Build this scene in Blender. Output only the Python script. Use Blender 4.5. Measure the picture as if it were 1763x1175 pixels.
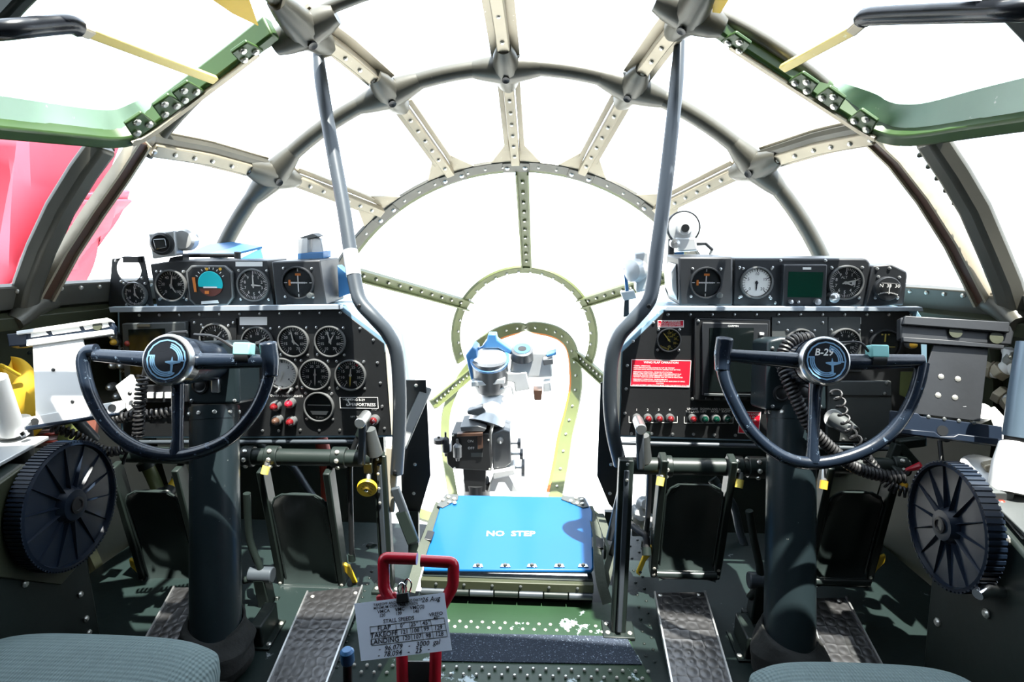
import bpy, math, random
from mathutils import Vector as V, Matrix
random.seed(7)
S = bpy.context.scene
COL = S.collection
for o in list(bpy.data.objects): bpy.data.objects.remove(o)

# ------------------------------------------------------------------ camera
FPX = 1077.0
CAM = V((.094, 0, 1.1)); PITCH = math.radians(14.4); YAW = math.radians(2.98)
cd = bpy.data.cameras.new('camera'); cam = bpy.data.objects.new('camera', cd); COL.objects.link(cam)
cd.sensor_width = 36; cd.lens = 36*FPX/1763; cd.clip_start = .02; cd.clip_end = 500
cam.location = CAM; cam.rotation_euler = (math.pi/2-PITCH, 0, YAW)
S.camera = cam
# ------------------------------------------------------------------ light
w = bpy.data.worlds.new('sky'); S.world = w; w.use_nodes = True
bg = w.node_tree.nodes['Background']
bg.inputs[0].default_value = (.84, .95, 1.12, 1); bg.inputs[1].default_value = 3.4
sd = bpy.data.lights.new('sun', 'SUN'); sun = bpy.data.objects.new('sun', sd); COL.objects.link(sun)
sd.energy = 18; sd.angle = math.radians(.6); sd.color = (1, .96, .9)
sun.rotation_euler = V((-.17, .19, -1)).to_track_quat('-Z', 'Y').to_euler()
sun.location = (2, -2, 6)
S.view_settings.view_transform = 'Standard'; S.view_settings.look = 'None'
S.view_settings.gamma = 1; S.view_settings.exposure = 0.3; S.view_settings.use_curve_mapping = False

# ------------------------------------------------------------------ pixel helpers
def ray(px, py):
    x = (px-881.5)/FPX; y = -(py-587.5)/FPX
    cp, sp, c, s = math.cos(PITCH), math.sin(PITCH), math.cos(YAW), math.sin(YAW)
    a = (x, cp+y*sp, -sp+y*cp)
    return V((c*a[0]-s*a[1], s*a[0]+c*a[1], a[2]))
def atX(px, py, X): d = ray(px, py); return CAM+d*((X-CAM.x)/d.x)
def atY(px, py, Y): d = ray(px, py); return CAM+d*((Y-CAM.y)/d.y)
def atZ(px, py, Z): d = ray(px, py); return CAM+d*((Z-CAM.z)/d.z)
def atD(px, py, d): return CAM+ray(px, py)*d
PR = [(-2, 1.33), (.9, 1.33), (1.3, 1.28), (1.7, 1.17), (2.0, 1.04), (2.3, .8), (2.7, .52), (3.0, .3), (3.12, .0)]
ZA = .36; ZF = .05
def RY(y):
    for (a, b), (c, d) in zip(PR, PR[1:]):
        if a <= y <= c: return b+(d-b)*(y-a)/(c-a)
    return 0 if y > 3 else 1.33
def surf(px, py):
    d = ray(px, py); t = .05
    while t < 6:
        q = CAM+d*t
        if math.hypot(q.x, q.z-ZA) >= RY(q.y): return q
        t += .003
    return q
def surfk(px, py, k=.965): return CAM+(surf(px, py)-CAM)*k
def inward(q):
    r = V((-q.x, 0, ZA-q.z)).normalized(); k = (RY(q.y+.02)-RY(q.y-.02))/.04 if q.y < 3.0 else -.75
    return (r+V((0, max(-1.2, k), 0))).normalized()
def ringp(y, deg, off=0):
    a = math.radians(deg); r = RY(y)-off
    return V((r*math.sin(a), y, ZA+r*math.cos(a)))
def cat(pts, n=6):
    pts = [V(p) for p in pts]
    if len(pts) < 3: return pts
    P = [pts[0]*2-pts[1]]+pts+[pts[-1]*2-pts[-2]]; out = []
    for i in range(1, len(P)-2):
        a, b, c, d = P[i-1:i+3]
        for k in range(n):
            t = k/n
            out.append(.5*((2*b)+(c-a)*t+(2*a-5*b+4*c-d)*t*t+(3*b-a-3*c+d)*t**3))
    out.append(pts[-1]); return out

class Fr:
    def __init__(s, o, u=(1, 0, 0), v=(0, 0, 1)):
        s.o = V(o); s.u = V(u).normalized(); vv = V(v); s.n = s.u.cross(vv).normalized(); s.v = s.n.cross(s.u)
        s.M = Matrix(((s.u.x, s.v.x, s.n.x, s.o.x), (s.u.y, s.v.y, s.n.y, s.o.y), (s.u.z, s.v.z, s.n.z, s.o.z), (0, 0, 0, 1)))
    def q(s, px, py, c=0):
        d = ray(px, py); o = s.o+s.n*c
        p = CAM+d*((o-CAM).dot(s.n)/d.dot(s.n))-s.o
        return (p.dot(s.u), p.dot(s.v))
    def m(s, px, py, r):
        a = s.q(px-r, py); b = s.q(px+r, py); return math.hypot(a[0]-b[0], a[1]-b[1])/2
    def w(s, a, b, c=0): return s.o+s.u*a+s.v*b+s.n*c
    def poly(s, pts, c=0): return [s.q(x, y, c) for x, y in pts]
def vframe(px, py, Y, tilt=0, yaw=0, roll=0):
    """upright plane facing aft; tilt>0 leans its top forward"""
    t, a = math.radians(tilt), math.radians(yaw)
    u = V((math.cos(a), math.sin(a), 0)); f = V((-math.sin(a), math.cos(a), 0))
    v = f*math.sin(t)+V((0, 0, 1))*math.cos(t)
    if roll: r = math.radians(roll); u, v = u*math.cos(r)+v*math.sin(r), v*math.cos(r)-u*math.sin(r)
    return Fr(atY(px, py, Y), u, v)
WORLD = Fr((0, 0, 0), (1, 0, 0), (0, 1, 0))

# ------------------------------------------------------------------ text
_tc = {}
def text_geo(s, size, align='CENTER', bold=0, shear=0):
    k = (s, align, bold, shear)
    if k not in _tc:
        c = bpy.data.curves.new('t', 'FONT'); c.body = s; c.size = 1; c.align_x = align; c.align_y = 'CENTER'
        c.resolution_u = 2; c.offset = bold; c.shear = shear
        o = bpy.data.objects.new('t', c); COL.objects.link(o)
        me = bpy.data.meshes.new_from_object(o.evaluated_get(bpy.context.evaluated_depsgraph_get()))
        _tc[k] = ([tuple(v.co) for v in me.vertices], [tuple(p.vertices) for p in me.polygons])
        bpy.data.objects.remove(o); bpy.data.curves.remove(c); bpy.data.meshes.remove(me)
    v, f = _tc[k]
    return [V((a*size, b*size, 0)) for a, b, c in v], f

# ------------------------------------------------------------------ mesh builder
ROOTM = {}
class MB:
    def __init__(s, fr=None): s.fr = fr or WORLD; s.v = []; s.f = []
    def add(s, vs, fs, world=False):
        n = len(s.v); M = s.fr.M
        s.v += [V(p) if world else M @ V(p) for p in vs]; s.f += [tuple(i+n for i in f) for f in fs]; return s
    def box(s, c, d, M=None):
        x, y, z = d[0]/2, d[1]/2, d[2]/2
        vs = [V((i*x, j*y, k*z)) for i in (-1, 1) for j in (-1, 1) for k in (-1, 1)]
        if M: vs = [M @ p for p in vs]
        return s.add([p+V(c) for p in vs], [(0, 1, 3, 2), (4, 6, 7, 5), (0, 4, 5, 1), (2, 3, 7, 6), (0, 2, 6, 4), (1, 5, 7, 3)])
    def bar(s, a, b, wd, th, up=(0, 0, 1)):
        a, b = V(a), V(b); t = (b-a).normalized(); sd = t.cross(V(up)).normalized(); u = sd.cross(t)
        vs = [p+sd*(i*wd/2)+u*(j*th/2) for p in (a, b) for i in (-1, 1) for j in (-1, 1)]
        return s.add(vs, [(0, 1, 3, 2), (4, 6, 7, 5), (0, 4, 5, 1), (2, 3, 7, 6), (0, 2, 6, 4), (1, 5, 7, 3)])
    def tube(s, pts, r, n=12, closed=False):
        pts = [V(p) for p in pts]; m = len(pts); rs = r if isinstance(r, (list, tuple)) else [r]*m
        T = []
        for i in range(m):
            a = pts[(i-1) % m] if (closed or i) else pts[0]; b = pts[(i+1) % m] if (closed or i < m-1) else pts[-1]
            t = (b-a); T.append(t.normalized() if t.length > 1e-9 else V((0, 0, 1)))
        x = T[0].orthogonal().normalized(); vs = []
        for i in range(m):
            x = (x-T[i]*x.dot(T[i])); x = x.normalized() if x.length > 1e-6 else T[i].orthogonal().normalized()
            y = T[i].cross(x)
            vs += [pts[i]+(x*math.cos(2*math.pi*k/n)+y*math.sin(2*math.pi*k/n))*rs[i] for k in range(n)]
        fs = []
        for i in range(m if closed else m-1):
            j = (i+1) % m
            fs += [(i*n+k, i*n+(k+1) % n, j*n+(k+1) % n, j*n+k) for k in range(n)]
        if not closed: fs += [tuple(range(n))[::-1], tuple((m-1)*n+k for k in range(n))]
        return s.add(vs, fs)
    def cyl(s, a, b, r, r2=None, n=16): return s.tube([a, b], [r, r if r2 is None else r2], n)
    def lathe(s, prof, o=(0, 0, 0), ax=(0, 0, 1), n=28):
        o = V(o); ax = V(ax).normalized(); x = ax.orthogonal().normalized(); y = ax.cross(x); vs = []
        for r, h in prof: vs += [o+ax*h+(x*math.cos(2*math.pi*k/n)+y*math.sin(2*math.pi*k/n))*max(r, 1e-5) for k in range(n)]
        fs = [(i*n+k, i*n+(k+1) % n, (i+1)*n+(k+1) % n, (i+1)*n+k) for i in range(len(prof)-1) for k in range(n)]
        if prof[0][0] > 1e-4 and prof[0] != prof[-1]: fs.append(tuple(range(n))[::-1])
        if prof[-1][0] > 1e-4 and prof[0] != prof[-1]: fs.append(tuple((len(prof)-1)*n+k for k in range(n)))
        return s.add(vs, fs)
    def prism(s, poly, c0, c1, scale1=1):
        n = len(poly)
        ar = sum(poly[i][0]*poly[(i+1) % n][1]-poly[(i+1) % n][0]*poly[i][1] for i in range(n))
        if ar < 0: poly = poly[::-1]
        if c0 > c1: c0, c1 = c1, c0
        vs = [V((a, b, c0)) for a, b in poly]+[V((a, b, c1)) for a, b in poly]
        return s.add(vs, [tuple(range(n))[::-1], tuple(range(n, 2*n))]+[(i, (i+1) % n, n+(i+1) % n, n+i) for i in range(n)])
    def ribbon(s, A, B, th, up=None):
        m = len(A); vs = []
        for i in range(m):
            a, b = V(A[i]), V(B[i]); nn = up(a) if up else V((0, 0, 1))
            vs += [a, b, b+nn*th, a+nn*th]
        fs = [(i*4+k, i*4+(k+1) % 4, i*4+4+(k+1) % 4, i*4+4+k) for i in range(m-1) for k in range(4)]
        return s.add(vs, fs+[(3, 2, 1, 0), tuple(4*m-4+k for k in range(4))])
    def sweep(s, path, sect, up=inward):
        path = [V(p) for p in path]; m = len(path); n = len(sect); vs = []
        for i in range(m):
            t = (path[min(i+1, m-1)]-path[max(i-1, 0)]).normalized(); u = up(path[i]) if callable(up) else V(up)
            sd = t.cross(u).normalized(); u = sd.cross(t)
            vs += [path[i]+sd*a+u*b for a, b in sect]
        fs = [(i*n+k, i*n+(k+1) % n, i*n+n+(k+1) % n, i*n+n+k) for i in range(m-1) for k in range(n)]
        return s.add(vs, fs+[tuple(range(n))[::-1], tuple((m-1)*n+k for k in range(n))])
    def ball(s, c, r, n=12, sc=(1, 1, 1)):
        vs = []; fs = []; h = n//2
        for i in range(h+1):
            a = math.pi*i/h
            for k in range(n):
                b = 2*math.pi*k/n
                vs.append(V(c)+V((r*sc[0]*math.sin(a)*math.cos(b), r*sc[1]*math.sin(a)*math.sin(b), r*sc[2]*math.cos(a))))
        for i in range(h):
            for k in range(n): fs.append((i*n+k, (i+1)*n+k, (i+1)*n+(k+1) % n, i*n+(k+1) % n))
        return s.add(vs, fs)
    def coil(s, path, R, r, turns, n=6, per=10):
        path = cat(path, 8) if len(path) > 2 else [V(path[0]).lerp(V(path[1]), i/8) for i in range(9)]
        L = [0]
        for a, b in zip(path, path[1:]): L.append(L[-1]+(b-a).length)
        N = int(turns*per); out = []; x = None
        for i in range(N+1):
            d = L[-1]*i/N; j = 0
            while j < len(L)-2 and L[j+1] < d: j += 1
            seg = path[j+1]-path[j]; t = seg.normalized(); c = path[j]+seg*((d-L[j])/max(1e-9, L[j+1]-L[j]))
            x = t.orthogonal().normalized() if x is None else (x-t*x.dot(t)).normalized()
            y = t.cross(x); a = 2*math.pi*i/per
            out.append(c+(x*math.cos(a)+y*math.sin(a))*R)
        return s.tube(out, r, n)
    def bolts(s, pts, ax, r=.006, h=.005, n=8):
        for p in pts:
            a = ax(V(p)) if callable(ax) else V(ax)
            s.lathe([(r, 0), (r, h*.5), (r*.6, h), (0, h)], p, a, n)
        return s
    def text(s, st, a, b, c, size, align='CENTER', bold=0, shear=0, rot=0, sx=1):
        v, f = text_geo(st, size, align, bold, shear); cr, sr = math.cos(rot), math.sin(rot)
        return s.add([V((a+p.x*sx*cr-p.y*sr, b+p.x*sx*sr+p.y*cr, c)) for p in v], f)
    def build(s, name, m, parent=None, bevel=0, seg=2, sharp=35, label=None, kind=None, flat=False, solid=0, sub=0):
        r = parent
        while r is not None and r.parent is not None: r = r.parent
        inv = ROOTM[r.name].inverted() if r is not None and r.name in ROOTM else Matrix()
        me = bpy.data.meshes.new(name); me.from_pydata([tuple(inv @ p) for p in s.v], [], s.f); me.validate()
        import bmesh
        bm = bmesh.new(); bm.from_mesh(me); bmesh.ops.recalc_face_normals(bm, faces=bm.faces) if not flat else None; bm.to_mesh(me); bm.free()
        me.polygons.foreach_set('use_smooth', [True]*len(me.polygons)); me.set_sharp_from_angle(angle=math.radians(sharp))
        me.materials.append(MAT[m] if isinstance(m, str) else m)
        o = bpy.data.objects.new(name, me); COL.objects.link(o)
        if parent: o.parent = parent
        if label: o['label'] = label
        if kind: o['kind'] = kind
        if solid: d = o.modifiers.new('s', 'SOLIDIFY'); d.thickness = solid
        if bevel: d = o.modifiers.new('b', 'BEVEL'); d.width = bevel; d.segments = seg; d.limit_method = 'ANGLE'; d.angle_limit = math.radians(40)
        if sub: d = o.modifiers.new('u', 'SUBSURF'); d.levels = sub; d.render_levels = sub
        return o
def thing(name, label, c, fr=None, loc=None, group=None):
    o = bpy.data.objects.new(name, None); COL.objects.link(o); o.empty_display_size = .05
    M = fr.M if fr else Matrix.Translation(V(loc or (0, 0, 0)))
    o.matrix_world = M; ROOTM[o.name] = M.copy()
    o['label'] = label; o['category'] = c
    if group: o['group'] = group
    return o
def setting(name, label, loc=(0, 0, 0)):
    o = bpy.data.objects.new(name, None); COL.objects.link(o); M = Matrix.Translation(V(loc)); o.matrix_world = M; ROOTM[o.name] = M
    o['label'] = label; o['kind'] = 'structure'; return o

# ------------------------------------------------------------------ materials
MAT = {}
def mat(name, col, rough=.5, metal=0, var=.2, scale=9, chip=None, chip_at=.68, chip_scale=40, bump=0, bscale=60, spec=.5, emit=0, coat=0, alpha=1):
    m = bpy.data.materials.new(name); m.use_nodes = True; nt = m.node_tree; N = nt.nodes; L = nt.links; b = N['Principled BSDF']
    b.inputs['Roughness'].default_value = rough; b.inputs['Metallic'].default_value = metal; b.inputs['Specular IOR Level'].default_value = spec
    b.inputs['Coat Weight'].default_value = coat; b.inputs['Coat Roughness'].default_value = .12
    tc = N.new('ShaderNodeTexCoord')
    nz = N.new('ShaderNodeTexNoise'); nz.inputs['Scale'].default_value = scale; nz.inputs['Detail'].default_value = 5; L.new(tc.outputs['Object'], nz.inputs['Vector'])
    mx = N.new('ShaderNodeMix'); mx.data_type = 'RGBA'; mx.inputs[6].default_value = tuple(c*(1-var) for c in col)+(1,); mx.inputs[7].default_value = tuple(min(1, c*(1+var)) for c in col)+(1,)
    L.new(nz.outputs['Fac'], mx.inputs[0]); out = mx.outputs[2]
    if chip:
        n2 = N.new('ShaderNodeTexNoise'); n2.inputs['Scale'].default_value = chip_scale; n2.inputs['Detail'].default_value = 6; n2.inputs['Roughness'].default_value = .7; L.new(tc.outputs['Object'], n2.inputs['Vector'])
        cr = N.new('ShaderNodeValToRGB'); cr.color_ramp.elements[0].position = chip_at; cr.color_ramp.elements[1].position = min(1, chip_at+.03); L.new(n2.outputs['Fac'], cr.inputs[0])
        m2 = N.new('ShaderNodeMix'); m2.data_type = 'RGBA'; L.new(cr.outputs[0], m2.inputs[0]); L.new(out, m2.inputs[6]); m2.inputs[7].default_value = tuple(chip)+(1,); out = m2.outputs[2]
    L.new(out, b.inputs['Base Color'])
    if bump:
        n3 = N.new('ShaderNodeTexNoise'); n3.inputs['Scale'].default_value = bscale; n3.inputs['Detail'].default_value = 4; L.new(tc.outputs['Object'], n3.inputs['Vector'])
        bp = N.new('ShaderNodeBump'); bp.inputs['Strength'].default_value = bump; bp.inputs['Distance'].default_value = .004; L.new(n3.outputs['Fac'], bp.inputs['Height']); L.new(bp.outputs[0], b.inputs['Normal'])
    if emit: b.inputs['Emission Color'].default_value = tuple(col)+(1,); b.inputs['Emission Strength'].default_value = emit
    MAT[name] = m; return m
mat('panel', (.012, .013, .014), .42, 0, .3, 6, (.05, .05, .05), .72, 30, .08)
mat('panel_box', (.017, .019, .022), .42, 0, .3, 8, (.1, .1, .1), .72, 50, .06)
mat('panel_grey', (.065, .072, .072), .45, 0, .2, 8, bump=.1)
mat('shelf', (.30, .34, .38), .4, 0, .15, 12, (.6, .6, .6), .7, 40)
mat('housing', (.22, .36, .46), .35, 0, .15, 7, (.55, .6, .62), .68, 30)
mat('cream', (.62, .57, .46), .45, 0, .15, 12)
mat('tan_metal', (.40, .35, .26), .38, .35, .18, 10, (.7, .68, .6), .66, 60, .05)
mat('ring_grey', (.105, .102, .085), .36, .3, .25, 9, (.3, .3, .28), .7, 50, .05)
mat('tube_grey', (.045, .055, .065), .38, .1, .25, 8, (.32, .34, .36), .7, 60, .04)
mat('olive', (.115, .135, .045), .45, 0, .2, 9, (.35, .36, .25), .72, 60)
mat('hatch_green', (.03, .07, .015), .4, 0, .25, 9, (.2, .3, .12), .7, 50)
mat('lip_green', (.30, .46, .38), .3, 0, .25, 6, (.75, .8, .76), .64, 25)
mat('brown_rail', (.075, .038, .024), .35, 0, .3, 10, (.3, .22, .16), .7, 40)
mat('wall_green', (.035, .04, .02), .5, 0, .3, 5, (.1, .1, .06), .74, 40, .1)
mat('dark_green', (.011, .017, .015), .42, 0, .3, 6, (.16, .2, .16), .72, 45, .06, spec=.35)
mat('black', (.010, .011, .012), .4, 0, .3, 8)
mat('gloss_black', (.012, .014, .018), .25, 0, .2, 8)
mat('black_cloth', (.011, .012, .011), .85, 0, .3, 14, bump=.4, bscale=90)
mat('rubber', (.012, .012, .013), .5, 0, .2, 10)
mat('column', (.011, .018, .021), .33, 0, .25, 6, (.5, .52, .5), .70, 40, .03, spec=.35)
mat('navy', (.006, .012, .024), .4, 0, .25, 8, (.03, .04, .05), .7, 20, spec=.3)
mat('wheel', (.009, .015, .026), .25, 0, .3, 14, (.13, .18, .24), .62, 60, .12, 50, coat=.2)
mat('steel', (.55, .56, .56), .28, .9, .15, 20)
mat('bolt', (.62, .61, .56), .3, .7, .2, 40)
mat('chrome', (.8, .82, .85), .12, 1, .05, 20)
mat('sky_sheen_board', (.003, .085, .26), .32, 0, .12, 4, (.55, .66, .74), .745, 55, .03, coat=.3)  # blue stands for the sky reflected in the dark step board
mat('white', (.82, .82, .8), .5, 0, .06, 8)
mat('paper', (.74, .82, .95), .7, 0, .05, 8)
mat('ink', (.015, .015, .03), .7, 0, 0)
mat('mark_white', (.8, .8, .78), .6, 0, .03)
mat('mark_yellow', (.75, .6, .12), .5, 0, .1)
mat('dial', (.022, .026, .028), .3, 0, .3, 20)
mat('needle', (.85, .84, .78), .5, 0, .03)
mat('bezel', (.16, .165, .165), .3, .4, .2, 20)
mat('red', (.55, .012, .03), .3, 0, .15, 8, coat=.3)
mat('placard_red', (.62, .01, .03), .45, 0, .08, 8)
mat('lamp_red', (.13, .006, .008), .15, 0, .1, coat=.5)
mat('yellow', (.78, .50, .02), .42, 0, .15, 12, (.4, .25, .05), .72, 60)
mat('amber', (.75, .42, .04), .35, 0, .1)
mat('orange', (.70, .2, .03), .5, 0, .15)
mat('teal', (.22, .52, .50), .4, 0, .08)
mat('adi_blue', (.0, .52, .58), .3, 0, .06)
mat('adi_brown', (.12, .03, .02), .4, 0, .1)
mat('screen_green', (.002, .03, .018), .18, 0, .15, 5)
mat('screen_dark', (.006, .009, .009), .12, 0, .2, 5)
mat('floor', (.010, .018, .017), .4, 0, .35, 5, (.22, .25, .26), .67, 12, .1, spec=.35)
mat('floor_green', (.013, .036, .016), .4, 0, .4, 6, (.4, .48, .5), .61, 11, .1)
mat('grip', (.022, .032, .05), .9, 0, .5, 300, (.3, .36, .45), .6, 260, .8, 500)
mat('pedal', (.02, .028, .027), .27, 0, .35, 8, (.10, .15, .03), .72, 16, .05)
mat('strap', (.05, .06, .045), .8, 0, .2, 14, bump=.3, bscale=120)
mat('pink_cloth', (.42, .05, .08), .8, 0, .3, 2)
mat('yellow_cloth', (.9, .52, .03), .7, 0, .2, 5)
mat('copper', (.32, .16, .05), .4, .2, .3, 9, (.6, .4, .2), .66, 30)
mat('rust', (.2, .07, .05), .5, 0, .3, 12)
mat('blue_grey', (.12, .17, .22), .3, .2, .2, 9, (.4, .45, .5), .7, 60)
mat('yellow_bar', (.85, .68, .22), .4, 0, .15, 10, (.95, .9, .6), .66, 30)
mat('hose_red', (.3, .03, .015), .45, 0, .2)
mat('wire', (.3, .2, .19), .5, 0, .4, 60)
mat('concrete', (.62, .62, .6), .85, 0, .08, .6)
mat('white_metal', (.55, .56, .56), .3, .3, .15, 12, (.2, .2, .2), .68, 30)
mat('sight_grey', (.10, .105, .11), .35, .3, .3, 14, (.5, .5, .5), .66, 30)
mat('blue_paint', (.05, .16, .34), .35, 0, .2, 8)
def fabric():
    m = mat('seat_cloth', (.13, .18, .18), .85, 0, .12, 30, bump=0); nt = m.node_tree; N = nt.nodes; L = nt.links
    tc = N.new('ShaderNodeTexCoord'); wv = N.new('ShaderNodeTexWave'); wv.bands_direction = 'Y'; wv.inputs['Scale'].default_value = 34; wv.inputs['Distortion'].default_value = .3; L.new(tc.outputs['Object'], wv.inputs['Vector'])
    w2 = N.new('ShaderNodeTexWave'); w2.bands_direction = 'X'; w2.inputs['Scale'].default_value = 60; L.new(tc.outputs['Object'], w2.inputs['Vector'])
    ad = N.new('ShaderNodeMath'); ad.operation = 'ADD'; L.new(wv.outputs['Fac'], ad.inputs[0]); L.new(w2.outputs['Fac'], ad.inputs[1])
    bp = N.new('ShaderNodeBump'); bp.inputs['Strength'].default_value = .5; bp.inputs['Distance'].default_value = .003; L.new(ad.outputs[0], bp.inputs['Height']); L.new(bp.outputs[0], N['Principled BSDF'].inputs['Normal'])
fabric()
def tread():
    m = mat('tread', (.11, .11, .112), .3, .9, .1, 20); nt = m.node_tree; N = nt.nodes; L = nt.links
    tc = N.new('ShaderNodeTexCoord'); vo = N.new('ShaderNodeTexVoronoi'); vo.inputs['Scale'].default_value = 42; vo.inputs['Randomness'].default_value = .25; L.new(tc.outputs['Object'], vo.inputs['Vector'])
    wv = N.new('ShaderNodeMath'); wv.operation = 'SINE'; mu = N.new('ShaderNodeMath'); mu.operation = 'MULTIPLY'; mu.inputs[1].default_value = 9; L.new(vo.outputs['Distance'], mu.inputs[0]); L.new(mu.outputs[0], wv.inputs[0])
    bp = N.new('ShaderNodeBump'); bp.inputs['Strength'].default_value = .1; bp.inputs['Distance'].default_value = .004; L.new(wv.outputs[0], bp.inputs['Height']); L.new(bp.outputs[0], N['Principled BSDF'].inputs['Normal'])
tread()
def glassm(name, tint, gl=.06):
    m = bpy.data.materials.new(name); m.use_nodes = True; nt = m.node_tree; N = nt.nodes; L = nt.links; N.remove(N['Principled BSDF'])
    t = N.new('ShaderNodeBsdfTransparent'); t.inputs[0].default_value = tint+(1,); g = N.new('ShaderNodeBsdfGlossy'); g.inputs['Roughness'].default_value = .03
    fr = N.new('ShaderNodeFresnel'); fr.inputs[0].default_value = 1.12; mx = N.new('ShaderNodeMixShader'); L.new(fr.outputs[0], mx.inputs[0]); L.new(t.outputs[0], mx.inputs[1]); L.new(g.outputs[0], mx.inputs[2]); L.new(mx.outputs[0], N['Material Output'].inputs[0]); MAT[name] = m
glassm('glass', (.96, .97, .96)); glassm('dial_glass', (.97, .97, .97))

# ================================================================== the setting
g = MB(); g.box((0, 0, -2.6), (300, 300, .2)); gr = g.build('ground', 'concrete', None); gr['kind'] = 'structure'; gr['label'] = 'bright pale concrete apron outside under the nose'
def skin(y0, y1, a0, a1, ny=14, na=14, th=.03):
    m = MB(); vs = []; fs = []
    for k in (0, 1):
        for i in range(ny+1):
            y = y0+(y1-y0)*i/ny
            for j in range(na+1): vs.append(ringp(y, a0+(a1-a0)*j/na, -th*k))
    n = na+1; h = (ny+1)*n
    for i in range(ny):
        for j in range(na):
            q = (i*n+j, i*n+j+1, i*n+n+j+1, i*n+n+j); fs += [q, tuple(h+x for x in q[::-1])]
    for i in range(ny):
        for j in (0, na): a = i*n+j; fs.append((a, a+n, a+n+h, a+h))
    for j in range(na):
        for i in (0, ny): a = i*n+j; fs.append((a, a+1, a+1+h, a+h))
    return m.add(vs, fs)
SILL = 68
for sgn, nm in ((-1, 'left'), (1, 'right')):
    wl = setting('wall_'+nm, 'dark green riveted fuselage side below the '+nm+' window sill')
    skin(-.7, 1.95, sgn*SILL, sgn*176, 20, 18).build('skin', 'wall_green', wl)
    # sill rail with bolts
    p = [ringp(y, sgn*(SILL-.5), .012) for y in [.6+.08*i for i in range(17)]]
    MB().sweep(p, [(-.03, -.01), (.03, -.01), (.03, .012), (-.03, .012)]).build('sill_rail', 'ring_grey', wl, .003)
    MB().sweep([q+V((0, 0, -.052)) for q in p], [(-.012, -.01), (.022, -.01), (.022, .02), (-.012, .02)]).build('sill_lip', 'wall_green', wl, .002)
    MB().bolts([ringp(1.38+.05*i, sgn*(SILL-1.4), .024) for i in range(11)]+[ringp(1.36+.1*i, sgn*(SILL+1.9), .03) for i in range(6)], inward, .006).build('bolts', 'bolt', wl, kind='stuff')
    # vertical stiffeners of the side wall
    for y in (1.1, 1.5, 1.78):
        MB().sweep([ringp(y, sgn*a, .0) for a in range(SILL+3, 140, 6)], [(-.012, 0), (.012, 0), (.012, .03), (-.012, .03)]).build('stiffener', 'wall_green', wl)
    MB().bolts([ringp(1.36+.09*i, sgn*(SILL+7), .0) for i in range(7)], inward, .005).build('rivets', 'dark_green', wl, kind='stuff')
wc = setting('ceiling', 'dark cabin ceiling behind the overhead hatches')
skin(-.7, .95, -49.5, 49.5, 10, 24).build('skin', 'dark_green', wc)  # front edge set so sun reaches the chart holder, not the columns
for s_ in (-1, 1): skin(-.7, .62, s_*49.5, s_*68, 6, 6).build('skin', 'dark_green', wc)
wb = setting('wall_back', 'dark cabin bulkhead behind the photographer')
MB().prism([(1.33*math.sin(2*math.pi*i/40), ZA+1.33*math.cos(2*math.pi*i/40)) for i in range(40)], -.02, .02)
m = MB(Fr((0, -.72, ZA), (1, 0, 0), (0, 0, 1))); m.prism([(1.35*math.sin(2*math.pi*i/40), 1.35*math.cos(2*math.pi*i/40)) for i in range(40)], -.01, .01); m.build('bulkhead', 'dark_green', wb)
# forward bulkheads under the instrument panels
wf = setting('wall_front', 'dark bulkhead behind the rudder pedals under the instrument panels')
for sgn in (-1, 1):
    F = Fr((0, 1.96, 0), (1, 0, 0), (0, 0, 1)); pl = []
    for a in range(84, 156, 6): q = ringp(1.95, a); pl.append((sgn*q.x, q.z))
    pl += [(sgn*.46, -.58), (sgn*.44, .42)]
    m = MB(F); m.prism(pl, -.015, .015); m.build('bulkhead_panel', 'dark_green', wf, label='dark bulkhead panel')
# floor
fl = setting('floor', 'dark green painted metal cockpit floor with rivet rows and grip strips')
m = MB(); m.prism([(-1.2, -.7), (1.2, -.7), (1.2, 1.1), (1.1, 1.75), (.24, 1.75), (.225, 1.42), (-.245, 1.42), (-.26, 1.75), (-1.1, 1.75), (-1.2, 1.1)], ZF-.03, ZF); m.build('floor_sheet', 'floor', fl)
def fpoly(pts, z=ZF): return [(atZ(x, y, z).x, atZ(x, y, z).y) for x, y in pts]
m = MB(); m.prism(fpoly([(735, 1036), (1050, 1040), (1082, 1100), (1130, 1190), (640, 1190), (690, 1100)]), ZF, ZF+.003); m.build('centre_sheet', 'floor_green', fl, label='worn green centre sheet with bare metal scrapes')
m = MB(); m.prism(fpoly([(770, 1092), (1078, 1098), (1105, 1146), (752, 1140)], ZF+.003), ZF+.003, ZF+.006); m.build('grip_strip', 'grip', fl, label='gritty dark blue anti-slip strip')
m = MB()
for k in range(15): m.bolts([atZ(772+k*19.5, 1070+k*.7, ZF+.003)], (0, 0, 1), .0045, .003)
for k in range(15): m.bolts([atZ(783+k*19.5, 1080+k*.7, ZF+.003)], (0, 0, 1), .0045, .003)
for k in range(24): m.bolts([atZ(610+k*22, 1146+k*.5, ZF+.006)], (0, 0, 1), .0042, .004)
for k in range(24): m.bolts([atZ(600+k*22, 1158+k*.5, ZF+.006)], (0, 0, 1), .0042, .004)
m.build('rivets', 'bolt', fl, kind='stuff', label='rows of bright round rivets')
m = MB()
for k in range(22): m.bolts([atZ(1082+k*1.5+(k % 2)*14, 920+k*10.5, ZF)], (0, 0, 1), .004, .003)
for k in range(16): m.bolts([atZ(640-k*4, 985+k*11, ZF)], (0, 0, 1), .004, .003)
m.build('rivets', 'dark_green', fl, kind='stuff')

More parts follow.
